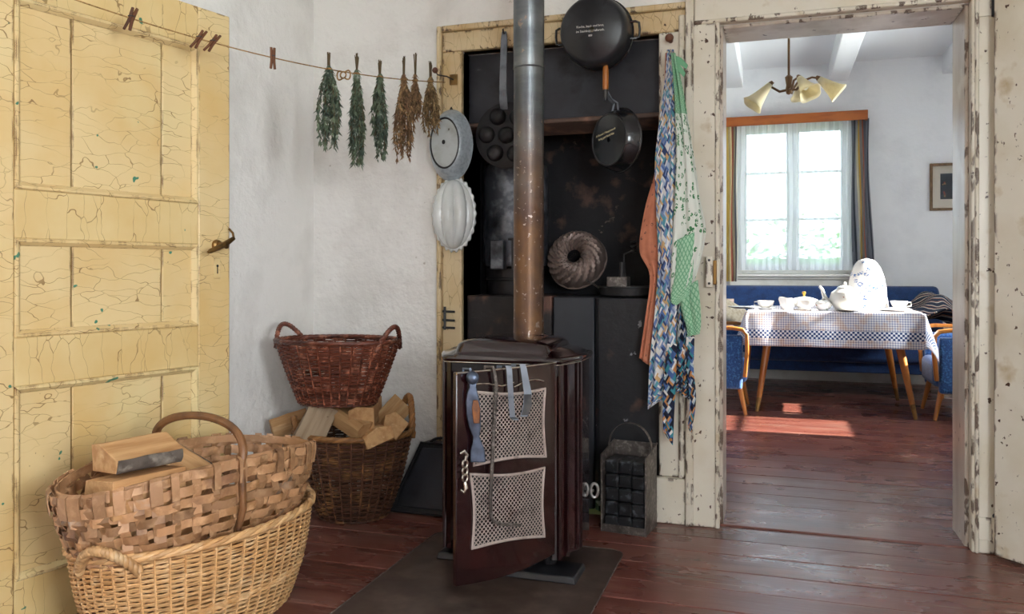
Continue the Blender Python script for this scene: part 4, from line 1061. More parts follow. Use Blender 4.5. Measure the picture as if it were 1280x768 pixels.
# screw hook for the line on the inner wall near the hinge side, and a bow knot
B().tube([S1, S1+V((-.02, -.03, .0)), S1+V((-.135, -.10, 0))], .004, 6).build('line_hook', 'iron', t)
q = sline(s_at(429))
b = B()
for sg in (-1, 1):
    b.tube([q+V((sg*.022*math.sin(PI*i/10)*1.0+sg*.006, .004, -.024*i/10+.010*math.sin(2*PI*i/10))) for i in range(11)], .003, 6)
b.tube([q+V((.012*math.cos(a), 0, -.012+.012*math.sin(a))) for a in [2*PI*i/12 for i in range(12)]], .003, 6, closed=True)
b.build('bow_knot', 'string', t)
lo_, hi_ = at(550, 0, D).x, 0
t = thing('wall_hook', 'iron wire hook with a wooden ball on the niche casing', 'hook', at(566, 100, D-.028))
p = at(567, 100, D-.028)
B().box(p.x-.018, p.x+.018, D-.031, D-.024, p.z-.022, p.z+.024).build('hook_plate', 'brass_dark', t, bevel=.002)
q = at(544, 88, D-.10)
B().tube([p, p+V((-.02, -.03, .010)), p+V((-.05, -.06, .012)), q], .003, 8).build('hook_wire', 'iron', t)
B().blob(q, (.013, .013, .013), 14, 9).build('hook_ball', 'knob_wood', t)
# pegs
def peg(px, tilt, lab):
    p = sline(s_at(px))
    o = thing('clothes_peg', lab, 'peg', p+V((0, 0, -.04)), 0, 'pegs on the line')
    ln = (S1-S0).normalized()
    for sg in (-1, 1):
        ax_ = V((0, 0, 1))*math.cos(tilt)+ln*math.sin(tilt); ax_.normalize()
        c = p+ln*sg*.0055
        b = B(); dv = ax_*.036; a = (ln*sg*.0045)
        pts = [c-dv*1.05+a*.7, c-dv*.3-a*.1, c+dv*.2-a*.2, c+dv*.95+a*.3]
        b.tube(pts, [.0050, .0055, .0062, .0050], 8, flat=.8).build('prong', 'peg_wood', o)
    B().tube([p+V((.008*math.cos(a_), .008*math.sin(a_), .006)) for a_ in [2*PI*i/10 for i in range(10)]], .0016, 5, closed=True).build('wire_ring', 'iron', o)
peg(164, -.35, 'brown wooden peg leftmost on the line before the yellow door')
peg(249, -.6, 'brown wooden peg at the upper right of the yellow door, left of its neighbour')
peg(266, -.65, 'brown wooden peg at the top right edge of the yellow door')
peg(341, .0, 'small brown peg on the line over bare white wall')

# herb bundles
def bundle(px, y0, y1, wpx, lab, mt, nstem, leaf, lean=0, group='herb bundles on the line', dens=62):
    s_ = s_at(px); p = sline(s_); dep = (p.x*-S+p.y*C); mpp = dep/F
    top = 1+(HY-y0)*mpp; bot = 1+(HY-y1)*mpp; wid = wpx*mpp
    o = thing('herb_bundle', lab, 'herbs', V((p.x, p.y, bot)), 0, group)
    sb, lb = B(), B()
    tie = p.z
    for k in range(nstem):
        a = rnd.uniform(0, 2*PI); rr = math.sqrt(rnd.uniform(0, 1)); L = (tie-bot)*rnd.uniform(.72, 1.0)
        e = V((math.cos(a), math.sin(a)*.7, 0))*rr*wid*.52
        pts = [V((p.x, p.y, 0))+V((rnd.uniform(-.006, .006), rnd.uniform(-.006, .006), top-rnd.uniform(0, .02))), V((p.x, p.y, tie))+e*.12]
        for j in range(1, 7):
            q = j/6; pts.append(V((p.x+lean*q, p.y, tie-L*q))+e*(.25+.75*math.sin(min(1, q*1.25)*PI/2))*(1-.35*max(0, q-.7)/.3))
        sb.tube(pts, .0014, 4)
        for j in range(dens):
            q = rnd.uniform(-.1, 1.0)
            if q < 0: c = pts[0].lerp(pts[1], 1+q*3); 
            else:
                u = q*6; i = min(5, int(u)); c = pts[1+i].lerp(pts[2+i], u-i)
            an = rnd.uniform(0, 2*PI); ou = V((math.cos(an), math.sin(an), 0)); ll = leaf*rnd.uniform(.6, 1.25)
            dn_ = (V((0, 0, -1))*rnd.uniform(.5, 1.2)+ou*rnd.uniform(.25, .8)).normalized(); sd = dn_.cross(ou)
            if sd.length < .1: sd = V((1, 0, 0))
            sd.normalize(); w_ = ll*.19; nn_ = dn_.cross(sd)*ll*.10
            lb.add([c, c+dn_*ll*.35+sd*w_+nn_, c+dn_*ll*.45-nn_*.3, c+dn_*ll*.35-sd*w_+nn_, c+dn_*ll+nn_*.5], [(0, 1, 2), (0, 2, 3), (1, 4, 2), (3, 2, 4)])
    sb.build('stems', 'herb_stem', o); l_ = lb.build('leaves', mt, o, sharp=0, recalc=False); l_['kind'] = 'stuff'
    B().tube([V((p.x+.010*math.cos(a), p.y+.010*math.sin(a), tie)) for a in [2*PI*i/12 for i in range(12)]], .0035, 6, closed=True).build('tie', 'string', o)
bundle(411, 64, 186, 34, 'broad green herb bundle, leftmost on the line', 'herb_green', 24, .026, -.004)
bundle(446, 66, 206, 27, 'long green herb bundle, second from the left', 'herb_green', 22, .026)
bundle(475, 74, 200, 24, 'narrow green herb bundle, third from the left', 'herb_green', 20, .026, .006)
bundle(505, 70, 202, 26, 'long reddish-brown dried herb bundle beside the green ones', 'herb_brown', 22, .024)
bundle(519, 66, 150, 16, 'short grey-brown dried herb bundle between two brown ones', 'herb_brown', 16, .022, group='herb bundles on the line')
bundle(538, 76, 168, 26, 'straw-coloured dried herb bundle, rightmost on the line', 'herb_dry', 22, .022)

# grey enamel dish, fluted white mould on the casing
def oval(b, cx, cz, prof, Y, n=48, fn=None):
    """prof: list of (half width, half height, distance from the wall)"""
    rings = []
    for a_, b_, d_ in prof:
        rings.append([V((cx+a_*math.cos(2*PI*k/n)*(fn(2*PI*k/n, d_) if fn else 1), Y-d_, cz+b_*math.sin(2*PI*k/n)*(fn(2*PI*k/n, d_) if fn else 1))) for k in range(n)])
    return b.loft(rings, True, True)
p = at(564, 182, D-.04)
t = thing('enamel_dish', 'oval grey enamel dish hanging bottom-out on the niche casing', 'dish', (p.x, D-.03, p.z-.15))
oval(B(), p.x, p.z, [(.02, .03, .012), (.094, .148, .006), (.099, .154, .004), (.101, .156, .008), (.098, .152, .012), (.090, .142, .035), (.080, .128, .062), (.072, .116, .076), (.066, .110, .080), (.02, .03, .080)], D-.032).build('dish_wall', 'grey_enamel', t, sharp=40)
oval(B(), p.x, p.z, [(.066, .108, .078), (.067, .110, .084), (.063, .105, .086), (.060, .101, .082), (.02, .04, .081)], D-.032).build('foot_ring', 'iron', t)
oval(B(), p.x, p.z, [(.05, .08, .080), (.061, .102, .0825), (.058, .098, .0835), (.02, .03, .0835)], D-.032).build('dish_base', 'grey_enamel_base', t)
B().blob((p.x-.004, D-.032-.084, p.z+.004), (.008, .002, .010), 8, 5).build('hanging_hole', 'stove_dark', t)
B().tube([V((p.x, D-.02, p.z+.152)), V((p.x, D-.04, p.z+.165)), V((p.x, D-.05, p.z+.155))], .003, 6).build('nail', 'iron', t)
p = at(567, 268, D-.04)
t = thing('melon_mould', 'white fluted melon-shaped pudding mould hanging below the grey dish', 'mould', (p.x, D-.03, p.z-.155))
b = B(); n, m = 160, 40; rings = []
for j in range(m+1):
    q = j/m; ph = PI/2*q
    ring_ = []
    for k in range(n):
        th = 2*PI*k/n
        x = .088*math.cos(th)*math.cos(ph); z = .150*math.sin(th)*math.cos(ph); y = .088*math.sin(ph)
        lon = math.atan2(x, y+1e-6)                      # lobes run lengthwise
        lob = 1+.24*abs(math.cos(lon*4))**.7-.16
        fade = max(0., 1-abs(z/.150))**.35
        sc_ = 1+(lob-1)*fade
        ring_.append(V((p.x+x*sc_, D-.034-y*sc_-.004, p.z+z)))
    rings.append(ring_)
b.loft(rings, True, True).build('fluted_body', 'white_enamel', t, sharp=70)
oval(B(), p.x, p.z, [(.06, .12, 0), (.100, .160, .0), (.102, .162, .004), (.098, .158, .010), (.088, .148, .012)], D-.032, 160, fn=lambda a, d_: 1+.03*math.cos(26*a)).build('scalloped_rim', 'white_enamel', t, sharp=60)
B().tube([V((p.x+.012*math.cos(a), D-.05, p.z+.168+.012*math.sin(a))) for a in [2*PI*i/14 for i in range(14)]], .0025, 6, closed=True).build('hanging_ring', 'iron', t)
# black bolt on casing
t = thing('casing_bolt', 'small black iron bolt on the lower niche casing', 'bolt', at(556, 412, D-.04))
p = at(556, 398, D-.04)
B().tube([p+V((0, 0, .05)), p+V((0, 0, -.05))], .006, 8).build('bolt_bar', 'iron', t)
for dz in (.03, -.008, -.04): B().tube([p+V((-.01, .0, dz)), p+V((.045, .004, dz-.002))], .005, 8).build('bolt_staple', 'iron', t)

# pancake-puff pan with seven wells
YP = 3.322
hc = at(633, 169, YP-.02)
t = thing('puff_pan', 'black cast-iron puff pan with round wells hanging by its long handle', 'pan', (hc.x, YP, hc.z-.13))
FM = fr((hc.x, YP-.005, hc.z), (1, 0, 0), (0, 0, 1), (0, -1, 0))
R0 = .142
B().lathe([(.01, 0), (R0-.004, 0), (R0, .004), (R0, .010), (R0-.006, .013), (.01, .013)], 48, FM).build('pan_plate', 'sooty_iron', t)
for i in range(7):
    a = PI/2+.45+2*PI*i/6; rr = .090 if i < 6 else 0
    WM = FM @ Matrix.Translation((rr*math.cos(a), rr*math.sin(a), .010))
    B().lathe([(.037, 0), (.0355, .012), (.029, .024), (.017, .032), (.003, .034)], 20, WM).build('well', 'sooty_iron', t)
h1 = at(631, 40, 3.27)
h0 = at(630, 130, YP-.02)
B().strip([V((h0.x, YP-.012, h0.z-.03)), V((h0.x, YP-.030, h0.z+.01)), V((h0.x, YP-.034, h0.z+.06)), V((h1.x, 3.262, h1.z-.03)), V((h1.x, 3.262, h1.z))], [V((1, 0, 0))]*5, [V((0, -1, 0))]*5, [.034, .036, .034, .028, .020], .006).build('pan_handle', 'steel', t, bevel=.002)
B().tube([V((h1.x, 3.29, h1.z-.012)), V((h1.x, 3.25, h1.z-.008)), V((h1.x, 3.245, h1.z+.006))], .0035, 8).build('nail', 'iron', t)

def lettering(lines, size, Mx, mt, parent):
    for (txt, ox, oz, sz) in lines:
        cu = bpy.data.curves.new('text', 'FONT'); cu.body = txt; cu.size = sz; cu.align_x = 'CENTER'; cu.extrude = .0004; cu.resolution_u = 2
        ob = bpy.data.objects.new('text', cu); col.objects.link(ob); bpy.context.view_layer.update()
        me = bpy.data.meshes.new_from_object(ob); bpy.data.objects.remove(ob); me.name = 'lettering'
        me.transform(MW[parent.name].inverted() @ Mx @ Matrix.Translation((ox, oz, .0006)))
        me.materials.clear(); me.materials.append(MT[mt])
        o = bpy.data.objects.new('lettering', me); col.objects.link(o); o.parent = parent
# black stew pot, base outwards
pc = at(747, 42, 3.24)
t = thing('stew_pot', 'black enamel pot with white lettering hanging base-out above the niche', 'pot', (pc.x, 3.26, pc.z-.14))
nrm = V((-.02, -1, -.10)).normalized(); rx = V((1, 0, 0)); rx = (rx-nrm*rx.dot(nrm)).normalized(); ry = nrm.cross(rx)
PM = fr((pc.x, 3.255, pc.z), rx, ry, nrm)
B().lathe([(.130, .02), (.136, .0), (.144, -.002), (.145, .003), (.140, .007), (.139, .012), (.139, .060), (.137, .085), (.128, .105), (.116, .113), (.01, .115)], 56, PM).build('pot_body', 'worn_black_enamel', t)
B().lathe([(.143, .001), (.147, .003), (.143, .006)], 56, PM).build('pot_rim', 'black_enamel', t)
for sg in (-1, 1):
    pts = [PM @ V((sg*x, y, z)) for x, y, z in ((.136, .032, .03), (.156, .033, .026), (.170, .028, .022), (.173, .0, .020), (.170, -.028, .022), (.156, -.033, .026), (.136, -.032, .03))]
    B().tube(pts, .0052, 8).build('pot_handle', 'black_enamel', t)
lettering([('Koche, back und brat,', 0, .010, .0125), ('im Steinkopf Hafnroth.', 0, -.008, .0125), ('889', 0, -.026, .0105)], 0, PM @ Matrix.Translation((-.006, 0, .1152)), 'lettering', t)
# frying pan below it
pc = at(772, 175, 3.27)
t = thing('frying_pan', 'black frying pan with orange wooden handle hanging below the pot', 'frying pan', (pc.x, 3.27, pc.z-.14))
nrm = V((-.62, -.78, -.02)).normalized(); rx = V((.78, -.62, 0)).normalized(); ry = nrm.cross(rx)
PM = fr(V((pc.x+.012, 3.30, pc.z)), rx, ry, nrm)
B().lathe([(.01, .062), (.100, .060), (.106, .055), (.1255, .012), (.132, .010), (.134, .014), (.131, .017), (.128, .018), (.112, .064), (.104, .070), (.01, .070)], 56, PM).build('pan_body', 'black_enamel', t)
B().lathe([(.104, .069), (.106, .072), (.101, .0725), (.099, .070)], 56, PM).build('base_ring', 'iron', t)
e0 = PM @ V((0, .120, .030)); tp = at(757, 112, 3.235); tt_ = at(757, 82, 3.225)
e1 = e0.lerp(tp, .5)+V((0, -.012, 0))
for sg in (-1, 1):
    B().tube([PM @ V((sg*.020, .112, .034)), PM @ V((sg*.010, .150, .030)), e0.lerp(tp, .55)+V((sg*.006, 0, 0)), tp+V((sg*.003, 0, 0))], .0042, 8).build('handle_wire', 'steel', t)
B().tube([tp+V((0, 0, -.045)), tp], [.007, .010], 12).build('ferrule', 'iron', t)
B().tube([tp, tp.lerp(tt_, .1), tp.lerp(tt_, .8), tt_], [.011, .0125, .0125, .010], 14).build('wooden_grip', 'orange_wood', t)
B().tube([tt_+V((0, 0, -.002)), tt_+V((0, 0, .02)), tt_+V((0, .05, .03))], .003, 6).build('hanging_wire', 'iron', t)
lettering([("A Kessel s' Hauptstueck", 0, .030, .0125), ('bring gut Herzl fein', 0, .013, .0125)], 0, PM @ Matrix.Rotation(.16, 4, 'Z') @ Matrix.Translation((-.012, 0, .0702)), 'lettering_gold', t)

# ---- peg and aprons
kp = at(837, 48, D-.06)
t = thing('coat_peg', 'turned wooden ball peg on the niche casing above the aprons', 'peg', (kp.x, D-.03, kp.z-.02))
B().lathe([(.010, 0), (.008, .02), (.007, .04)], 14, fr((kp.x, D-.024, kp.z), (1, 0, 0), (0, 0, 1), (0, -1, 0))).build('peg_shaft', 'knob_wood', t)
B().blob((kp.x, D-.068, kp.z), (.017, .017, .017), 16, 10).build('peg_ball', 'knob_wood', t)
def interp(pts, q):
    n = len(pts)-1; u = q*n; i = min(n-1, int(u)); f_ = u-i
    p0, p1, p2, p3 = pts[max(i-1, 0)], pts[i], pts[i+1], pts[min(i+2, n)]
    return tuple(.5*((2*b_)+(-a_+c)*f_+(2*a_-5*b_+4*c-d_)*f_**2+(-a_+3*b_-3*c+d_)*f_**3) for a_, b_, c, d_ in zip(p0, p1, p2, p3))
def drape(left, right, Y, folds, amp, ph=0, pinch=.12, nu=40, nv=60, us=.16, slope=0):
    """cloth hanging between two pixel edges measured at depth Y; folds run down the cloth"""
    L = [at(a, b_, Y) for a, b_ in left]; R_ = [at(a, b_, Y) for a, b_ in right]
    ht = max(1e-3, sum((L[i+1]-L[i]).length for i in range(len(L)-1)))
    def fn(u, v):
        a = V(interp([tuple(p) for p in L], v)); b_ = V(interp([tuple(p) for p in R_], v)); p = a.lerp(b_, u)
        am = amp*(.35+.65*min(1, v/pinch if pinch else 1))
        p.y += am*math.sin(folds*2*PI*u+ph+1.1*math.sin(v*3))+.35*am*math.sin(folds*4.3*PI*u+v*5)+slope*v
        return p
    b = B(); b.sheet(fn, nu, nv, lambda u, v: (u*us, (1-v)*ht))
    return b
t = thing('rust_cloth', 'faded rust-orange print cloth hanging left of the aprons', 'cloth', at(815, 455, 3.22))
drape([(832, 66), (829, 130), (822, 200), (806, 260), (799, 312), (812, 345), (806, 400), (799, 448)], [(838, 66), (837, 130), (834, 200), (832, 260), (832, 312), (830, 350), (822, 400), (815, 460)], 3.222, 1.5, .006, .4).build('cloth_panel', 'rust_cloth', t, solid=.0016, sharp=60)
t = thing('patterned_apron', 'blue and white woven-stripe pattern apron hanging from the peg', 'apron', at(840, 555, 3.18))
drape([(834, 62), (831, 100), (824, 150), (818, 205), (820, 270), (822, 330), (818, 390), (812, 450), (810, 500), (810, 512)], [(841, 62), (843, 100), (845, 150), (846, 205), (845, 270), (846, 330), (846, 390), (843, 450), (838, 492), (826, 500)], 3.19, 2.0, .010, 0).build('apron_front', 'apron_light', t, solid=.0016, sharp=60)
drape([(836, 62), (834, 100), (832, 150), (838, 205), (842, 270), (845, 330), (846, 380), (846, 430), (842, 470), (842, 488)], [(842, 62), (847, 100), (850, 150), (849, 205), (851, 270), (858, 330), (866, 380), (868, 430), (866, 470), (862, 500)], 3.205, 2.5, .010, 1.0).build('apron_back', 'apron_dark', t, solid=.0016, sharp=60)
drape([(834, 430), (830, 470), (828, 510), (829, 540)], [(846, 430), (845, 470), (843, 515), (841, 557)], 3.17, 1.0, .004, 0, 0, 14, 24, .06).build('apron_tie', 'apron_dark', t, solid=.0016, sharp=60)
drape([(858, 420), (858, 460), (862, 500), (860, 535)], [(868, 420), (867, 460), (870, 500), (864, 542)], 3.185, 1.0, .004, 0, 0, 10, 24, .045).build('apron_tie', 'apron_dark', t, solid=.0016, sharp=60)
t = thing('floral_apron', 'green and white floral apron hanging rightmost on the peg', 'apron', at(855, 420, 3.2))
drape([(838, 66), (842, 110), (844, 150), (845, 200), (843, 250), (840, 310), (838, 362), (840, 372)], [(844, 66), (853, 110), (860, 150), (868, 200), (875, 250), (882, 292), (870, 345), (858, 368)], 3.172, 2.0, .010, 2.0, us=.17).build('apron_panel', 'green_print', t, solid=.0016, sharp=60)
drape([(846, 300), (844, 340), (838, 375), (846, 382)], [(868, 290), (866, 340), (862, 365), (862, 368)], 3.158, 1.0, .004, 1, 0, 16, 24, .09).build('apron_pocket', 'green_lattice', t, solid=.0016, sharp=60)
drape([(847, 365), (852, 390), (858, 410), (859, 421)], [(872, 350), (875, 380), (876, 405), (874, 418)], 3.165, 2.0, .006, 1, 0, 20, 24, .09).build('apron_frill', 'green_lattice', t, solid=.0016, sharp=60)
for q in (((841, 70), (850, 76), (859, 84)), ((842, 72), (848, 84), (856, 94))):
    P = [at(a, b_, 3.185-.012*i) for i, (a, b_) in enumerate(q)]
    B().strip(P, [V((.3, .2, .9)).normalized()]*3, [V((0, -1, 0))]*3, [.010, .026, .018], .003).build('apron_bow', 'green_lattice', t)
# ================================================================ THE ROOM BEYOND THE DOORWAY
# ---- curtains
va = at(903, 147, 7.80); vb = at(1085, 137, 7.80)
t = thing('curtain_valance', 'reddish-brown wooden curtain board above the window', 'curtain rail', ((va.x+vb.x)/2, 7.86, 2.40))
zt_, zb_ = at(1085, 137, 7.8).z, at(1085, 147, 7.8).z
B().box(-.62, vb.x, 7.80, 7.82, zb_-.015, zt_).build('front_board', 'valance_wood', t, bevel=.003)
B().box(-.62, vb.x, 7.82, 7.98, zt_-.02, zt_-.002).build('top_board', 'valance_wood', t)
B().box(vb.x-.02, vb.x, 7.82, 7.98, zb_-.015, zt_-.02).build('end_board', 'valance_wood', t)
def hang(px0, px1, py0, py1, Y, folds, amp, mt, name, lab, tilt=0, us=1.0, bulge=0):
    a0, a1 = at(px0, py0, Y), at(px1, py0, Y); z0 = a0.z; z1 = at(px0, py1, Y).z
    t = thing(name, lab, 'curtain', ((a0.x+a1.x)/2, Y, z1))
    def fn(u, v):
        x = a0.x+(a1.x-a0.x)*u+tilt*v*v*(.3+.7*u); z = z0+(z1-z0)*v
        k = (.5+.5*v)
        return V((x+.006*math.sin(v*7+u*9), Y+amp*k*math.sin(folds*2*PI*u+.5*math.sin(v*2.2+u*4))+.25*amp*math.sin(folds*5.1*PI*u+1), z))
    b = B(); b.sheet(fn, int(folds*12), 16, lambda u, v: (u*us, v)); b.build('curtain_cloth', mt, t, sharp=0 if False else 70, solid=0)
    return t, fn
zs = None
t, fn = hang(921, 1068, 150, 338, 7.90, 17, .010, 'sheer', 'sheer_curtain', 'white sheer curtain hanging over the window panes')
hang(899, 922, 152, 352, 7.87, 3, .022, 'curtain_yellow', 'drape', 'mustard striped curtain at the left of the window')
hang(1064, 1086, 149, 352, 7.87, 3, .022, 'curtain_grey', 'drape', 'grey and ochre striped curtain at the right of the window', tilt=.055)

# ---- picture
p0 = at(1162, 205, 7.985); p1 = at(1196, 263, 7.985)
W_ = .30; X0 = p0.x; X1 = X0+W_; Z0, Z1 = p1.z, p0.z
t = thing('framed_picture', 'small framed flower picture with wide mat on the far wall', 'picture', ((X0+X1)/2, 7.98, Z0))
m = .022
for q in ((X0, X0+m, Z0, Z1), (X1-m, X1, Z0, Z1), (X0+m, X1-m, Z0, Z0+m), (X0+m, X1-m, Z1-m, Z1)): B().box(q[0], q[1], 7.962, 7.996, q[2], q[3]).build('frame_bar', 'frame_wood', t, bevel=.004)
B().box(X0+m, X1-m, 7.985, 7.996, Z0+m, Z1-m).build('mat_board', 'mat_board', t)
B().box(X0+.085, X1-.085, 7.982, 7.986, Z0+.10, Z1-.09).build('print', 'painting', t)
B().box(X0+m, X1-m, 7.976, 7.978, Z0+m, Z1-m).build('glass', 'pane', t)

# ---- ceiling lamp
YL = 5.9
hub = at(986, 112, YL)
t = thing('ceiling_lamp', 'brass ceiling lamp with four cream bell shades', 'lamp', (hub.x, YL, hub.z-.05))
B().tube([hub+V((0, 0, .03)), V((hub.x, YL, Z2))], .008, 10).build('rod', 'lamp_brass', t)
B().lathe([(.01, Z2-.06), (.045, Z2-.03), (.055, Z2-.002)], 20, Matrix.Translation((hub.x, YL, 0))).build('ceiling_rose', 'lamp_brass', t)
B().lathe([(.004, -.035), (.016, -.028), (.022, 0), (.018, .03), (.026, .085), (.010, .10)], 18, Matrix.Translation(hub)).build('hub', 'lamp_brass', t)
def shade(arm_pts, tip, mouth):
    a = B().tube(arm_pts, [.009, .009, .008, .007, .006][:len(arm_pts)], 8).build('arm', 'lamp_brass', t)
    ax_ = (mouth-tip); L = ax_.length; ax_.normalize(); s_ = ax_.orthogonal().normalized(); SM = fr(tip, s_, ax_.cross(s_), ax_)
    B().lathe([(.010, -.02), (.018, 0), (.020, .02)], 14, SM).build('socket', 'lamp_brass', a)
    b = B().lathe([(.018, .005), (.028, L*.28), (.042, L*.6), (.058, L*.85), (.074, L)], 36, SM, fn=lambda an, r_, z: 1+(.10*math.cos(an*4) if z > L*.9 else .04*math.cos(an*4) if z > L*.7 else 0)*1.0)
    b.build('lamp_shade', 'lamp_shade', a, solid=.003, sharp=50)
    B().blob(tip+ax_*L*.55, (.022, .022, .026), 10, 7).build('bulb', 'porcelain', a)
hz_ = hub.z
A_ = at(963, 105, YL); shade([hub, hub+V((-.06, 0, -.01)), hub+V((-.12, 0, .03)), A_+V((.02, 0, .006)), A_], A_, at(940, 132, YL-.04))
A_ = at(1023, 98, YL); shade([hub, hub+V((.05, .02, .0)), hub+V((.10, .02, .06)), A_+V((-.04, 0, .01)), A_], A_, at(1049, 117, YL))
A_ = at(999, 97, YL-.22); shade([hub, hub+V((.02, -.07, -.01)), hub+V((.03, -.14, .03)), A_+V((0, .02, .01)), A_], A_, at(1013, 117, YL-.30))
A_ = at(1000, 101, YL+.22); shade([hub, hub+V((.02, .07, -.01)), hub+V((.03, .14, .03)), A_+V((0, -.02, .01)), A_], A_, at(1001, 124, YL+.28))

# ---- sofa
t = thing('sofa', 'long royal-blue upholstered sofa under the window', 'sofa', (.35, 7.45, 0))
SX0, SX1 = -.66, 1.36
b = B(); b.hexa([V((SX0, 7.62, .40)), V((SX1, 7.62, .40)), V((SX1, 7.78, .40)), V((SX0, 7.78, .40))], [V((SX0, 7.76, .875)), V((SX1-.03, 7.76, .875)), V((SX1-.03, 7.86, .875)), V((SX0, 7.86, .875))])
b.build('backrest', 'blue_velvet', t, bevel=.04, seg=3)
B().box(SX0, SX1, 7.02, 7.72, .27, .44).build('seat', 'blue_velvet', t, bevel=.045, seg=3)
B().box(SX0+.02, SX1-.02, 7.06, 7.78, .19, .27).build('seat_base', 'blue_velvet', t, bevel=.01)
for x in (SX0+.12, SX1-.12):
    for y in (7.12, 7.70): B().tube([V((x, y, .002)), V((x, y, .20))], [.014, .024], 10).build('leg', 'oak_leg', t)
# cushions and blanket
def pillow(c, a, b_, th_, lab, mt, rot, name='cushion', cat='cushion'):
    o = thing(name, lab, cat, c, rot=rot)
    bb = B(); n = 16
    for sg in (1, -1):
        def fn(u, v, sg=sg):
            x, y = 2*u-1, 2*v-1; e = max(0, (1-x**4)*(1-y**4))**.5
            return V((x*a*(1-.06*(1-y*y)*0-.08*abs(y)**3*0), th_*sg*e, y*b_+b_))
        bb.sheet(fn, n, n)
    bmesh.ops.remove_doubles(bb.bm, verts=bb.bm.verts[:], dist=.0005)
    bb.build('cushion_cover', mt, o, local=True, sharp=80)
    return o
pillow(at(902, 412, 7.54)+V((-.05, 0, .0)), .16, .14, .05, 'pale pink cushion leaning on the sofa behind the table', 'pink_cushion', (-.2, 0, .1))
pillow(at(912, 400, 7.30)+V((-.05, .0, .0)), .17, .10, .045, 'beige folded cushion on the sofa above the pink one', 'beige_cushion', (-.5, .5, .3))
q = at(1165, 398, 7.35)
t = thing('striped_blanket', 'crumpled navy and cream wave-striped blanket on the sofa end', 'blanket', (q.x, 7.4, .44))
def fb(u, v):
    x = .95+.58*u; y = 7.10+.50*v
    h = .05+.33*math.sin(PI*min(1, max(0, u*.92+.08)))**.7*(math.sin(PI*(v*.8+.15)))**.6
    return V((x+.02*math.sin(9*v), y, .435+h+.016*math.sin(14*u+6*v)+.012*math.sin(23*v-7*u)))
b = B(); b.sheet(fb, 40, 30, lambda u, v: (u*1.3, v*1.3+u*.5)); b.build('blanket_cloth', 'wave_blanket', t, solid=.012, sharp=80)

# ---- table with cloth
TX0, TX1, TY0, TY1, TZ = -.19, .93, 6.02, 6.98, .722
t = thing('dining_table', 'wooden table with tapered splayed legs under the checked cloth', 'table', ((TX0+TX1)/2, 6.5, 0))
B().box(TX0, TX1, TY0, TY1, TZ-.028, TZ).build('table_top', 'oak_leg', t, bevel=.006)
B().box(TX0+.12, TX1-.12, TY0+.12, TY1-.12, TZ-.10, TZ-.028).build('apron_frame', 'oak_leg', t)
for sx in (0, 1):
    for sy in (0, 1):
        xt = TX0+.16 if sx == 0 else TX1-.16; yt = TY0+.15 if sy == 0 else TY1-.15
        xb_ = TX0+.075 if sx == 0 else TX1-.05; yb_ = TY0+.07 if sy == 0 else TY1-.06
        lg = B().tube([V((xb_, yb_, .10)), V((xt, yt, TZ-.03))], [.018, .034], 12).build('leg', 'oak_leg', t)
        p_ = V((xb_, yb_, .10)); d_ = (p_-V((xt, yt, TZ-.03))).normalized(); e_ = p_+d_*(.10/abs(d_.z))
        B().tube([V((e_.x, e_.y, .001)), p_], [.013, .0185], 12).build('foot_cap', 'brass_dark', lg)
drop = .245
t = thing('tablecloth', 'blue-checked white tablecloth with bold chequered border on the table', 'tablecloth', ((TX0+TX1)/2, 6.5, TZ-drop))
b = B(); bm = b.bm; uvl = bm.loops.layers.uv.verify(); hem = bm.verts.layers.float.new('hem')
nx_, ny_ = 110, 96; WX, WY = TX1-TX0+.012, TY1-TY0+.012
gx = [-drop+(WX+2*drop)*i/nx_ for i in range(nx_+1)]; gy = [-drop+(WY+2*drop)*j/ny_ for j in range(ny_+1)]
grid = []
for y in gy:
    row = []
    for x in gx:
        ox = -x if x < 0 else (x-WX if x > WX else 0); oy = -y if y < 0 else (y-WY if y > WY else 0)
        cxx = min(max(x, 0), WX); cyy = min(max(y, 0), WY)
        sx_ = -1 if x < 0 else 1; sy_ = -1 if y < 0 else 1
        h = math.hypot(ox, oy); px_, py_ = cxx, cyy; z = TZ+.002
        if h > 0:
            al = (x if oy > 0 else 0)+(y if ox > 0 else 0)
            wv_ = .5+.5*math.sin(al*17+1.3*math.sin(al*5)); ou_ = .008+h*(.06+.14*wv_)
            if ox > 0 and oy == 0: ou_ = .006+h*(.02+.04*wv_)
            if ox > 0 and oy > 0: ou_ = .01+h*.30
            px_ += sx_*ox/h*ou_ if ox else 0; py_ += sy_*oy/h*ou_ if oy else 0
            z = TZ+.002-math.sqrt(max(0, h*h-(ou_-.008)**2))*(1 if not (ox and oy) else .97)
        v = bm.verts.new((TX0-.006+px_, TY0-.006+py_, z)); v[hem] = min(min(x+drop, WX+drop-x), min(y+drop, WY+drop-y)); row.append(v)
    grid.append(row)
for j in range(ny_):
    for i in range(nx_):
        f_ = bm.faces.new((grid[j][i], grid[j][i+1], grid[j+1][i+1], grid[j+1][i]))
        for l, (a, c_) in zip(f_.loops, ((i, j), (i+1, j), (i+1, j+1), (i, j+1))): l[uvl].uv = (gx[a], gy[c_])
b.build('cloth', 'check_cloth', t, solid=.0016, sharp=80)

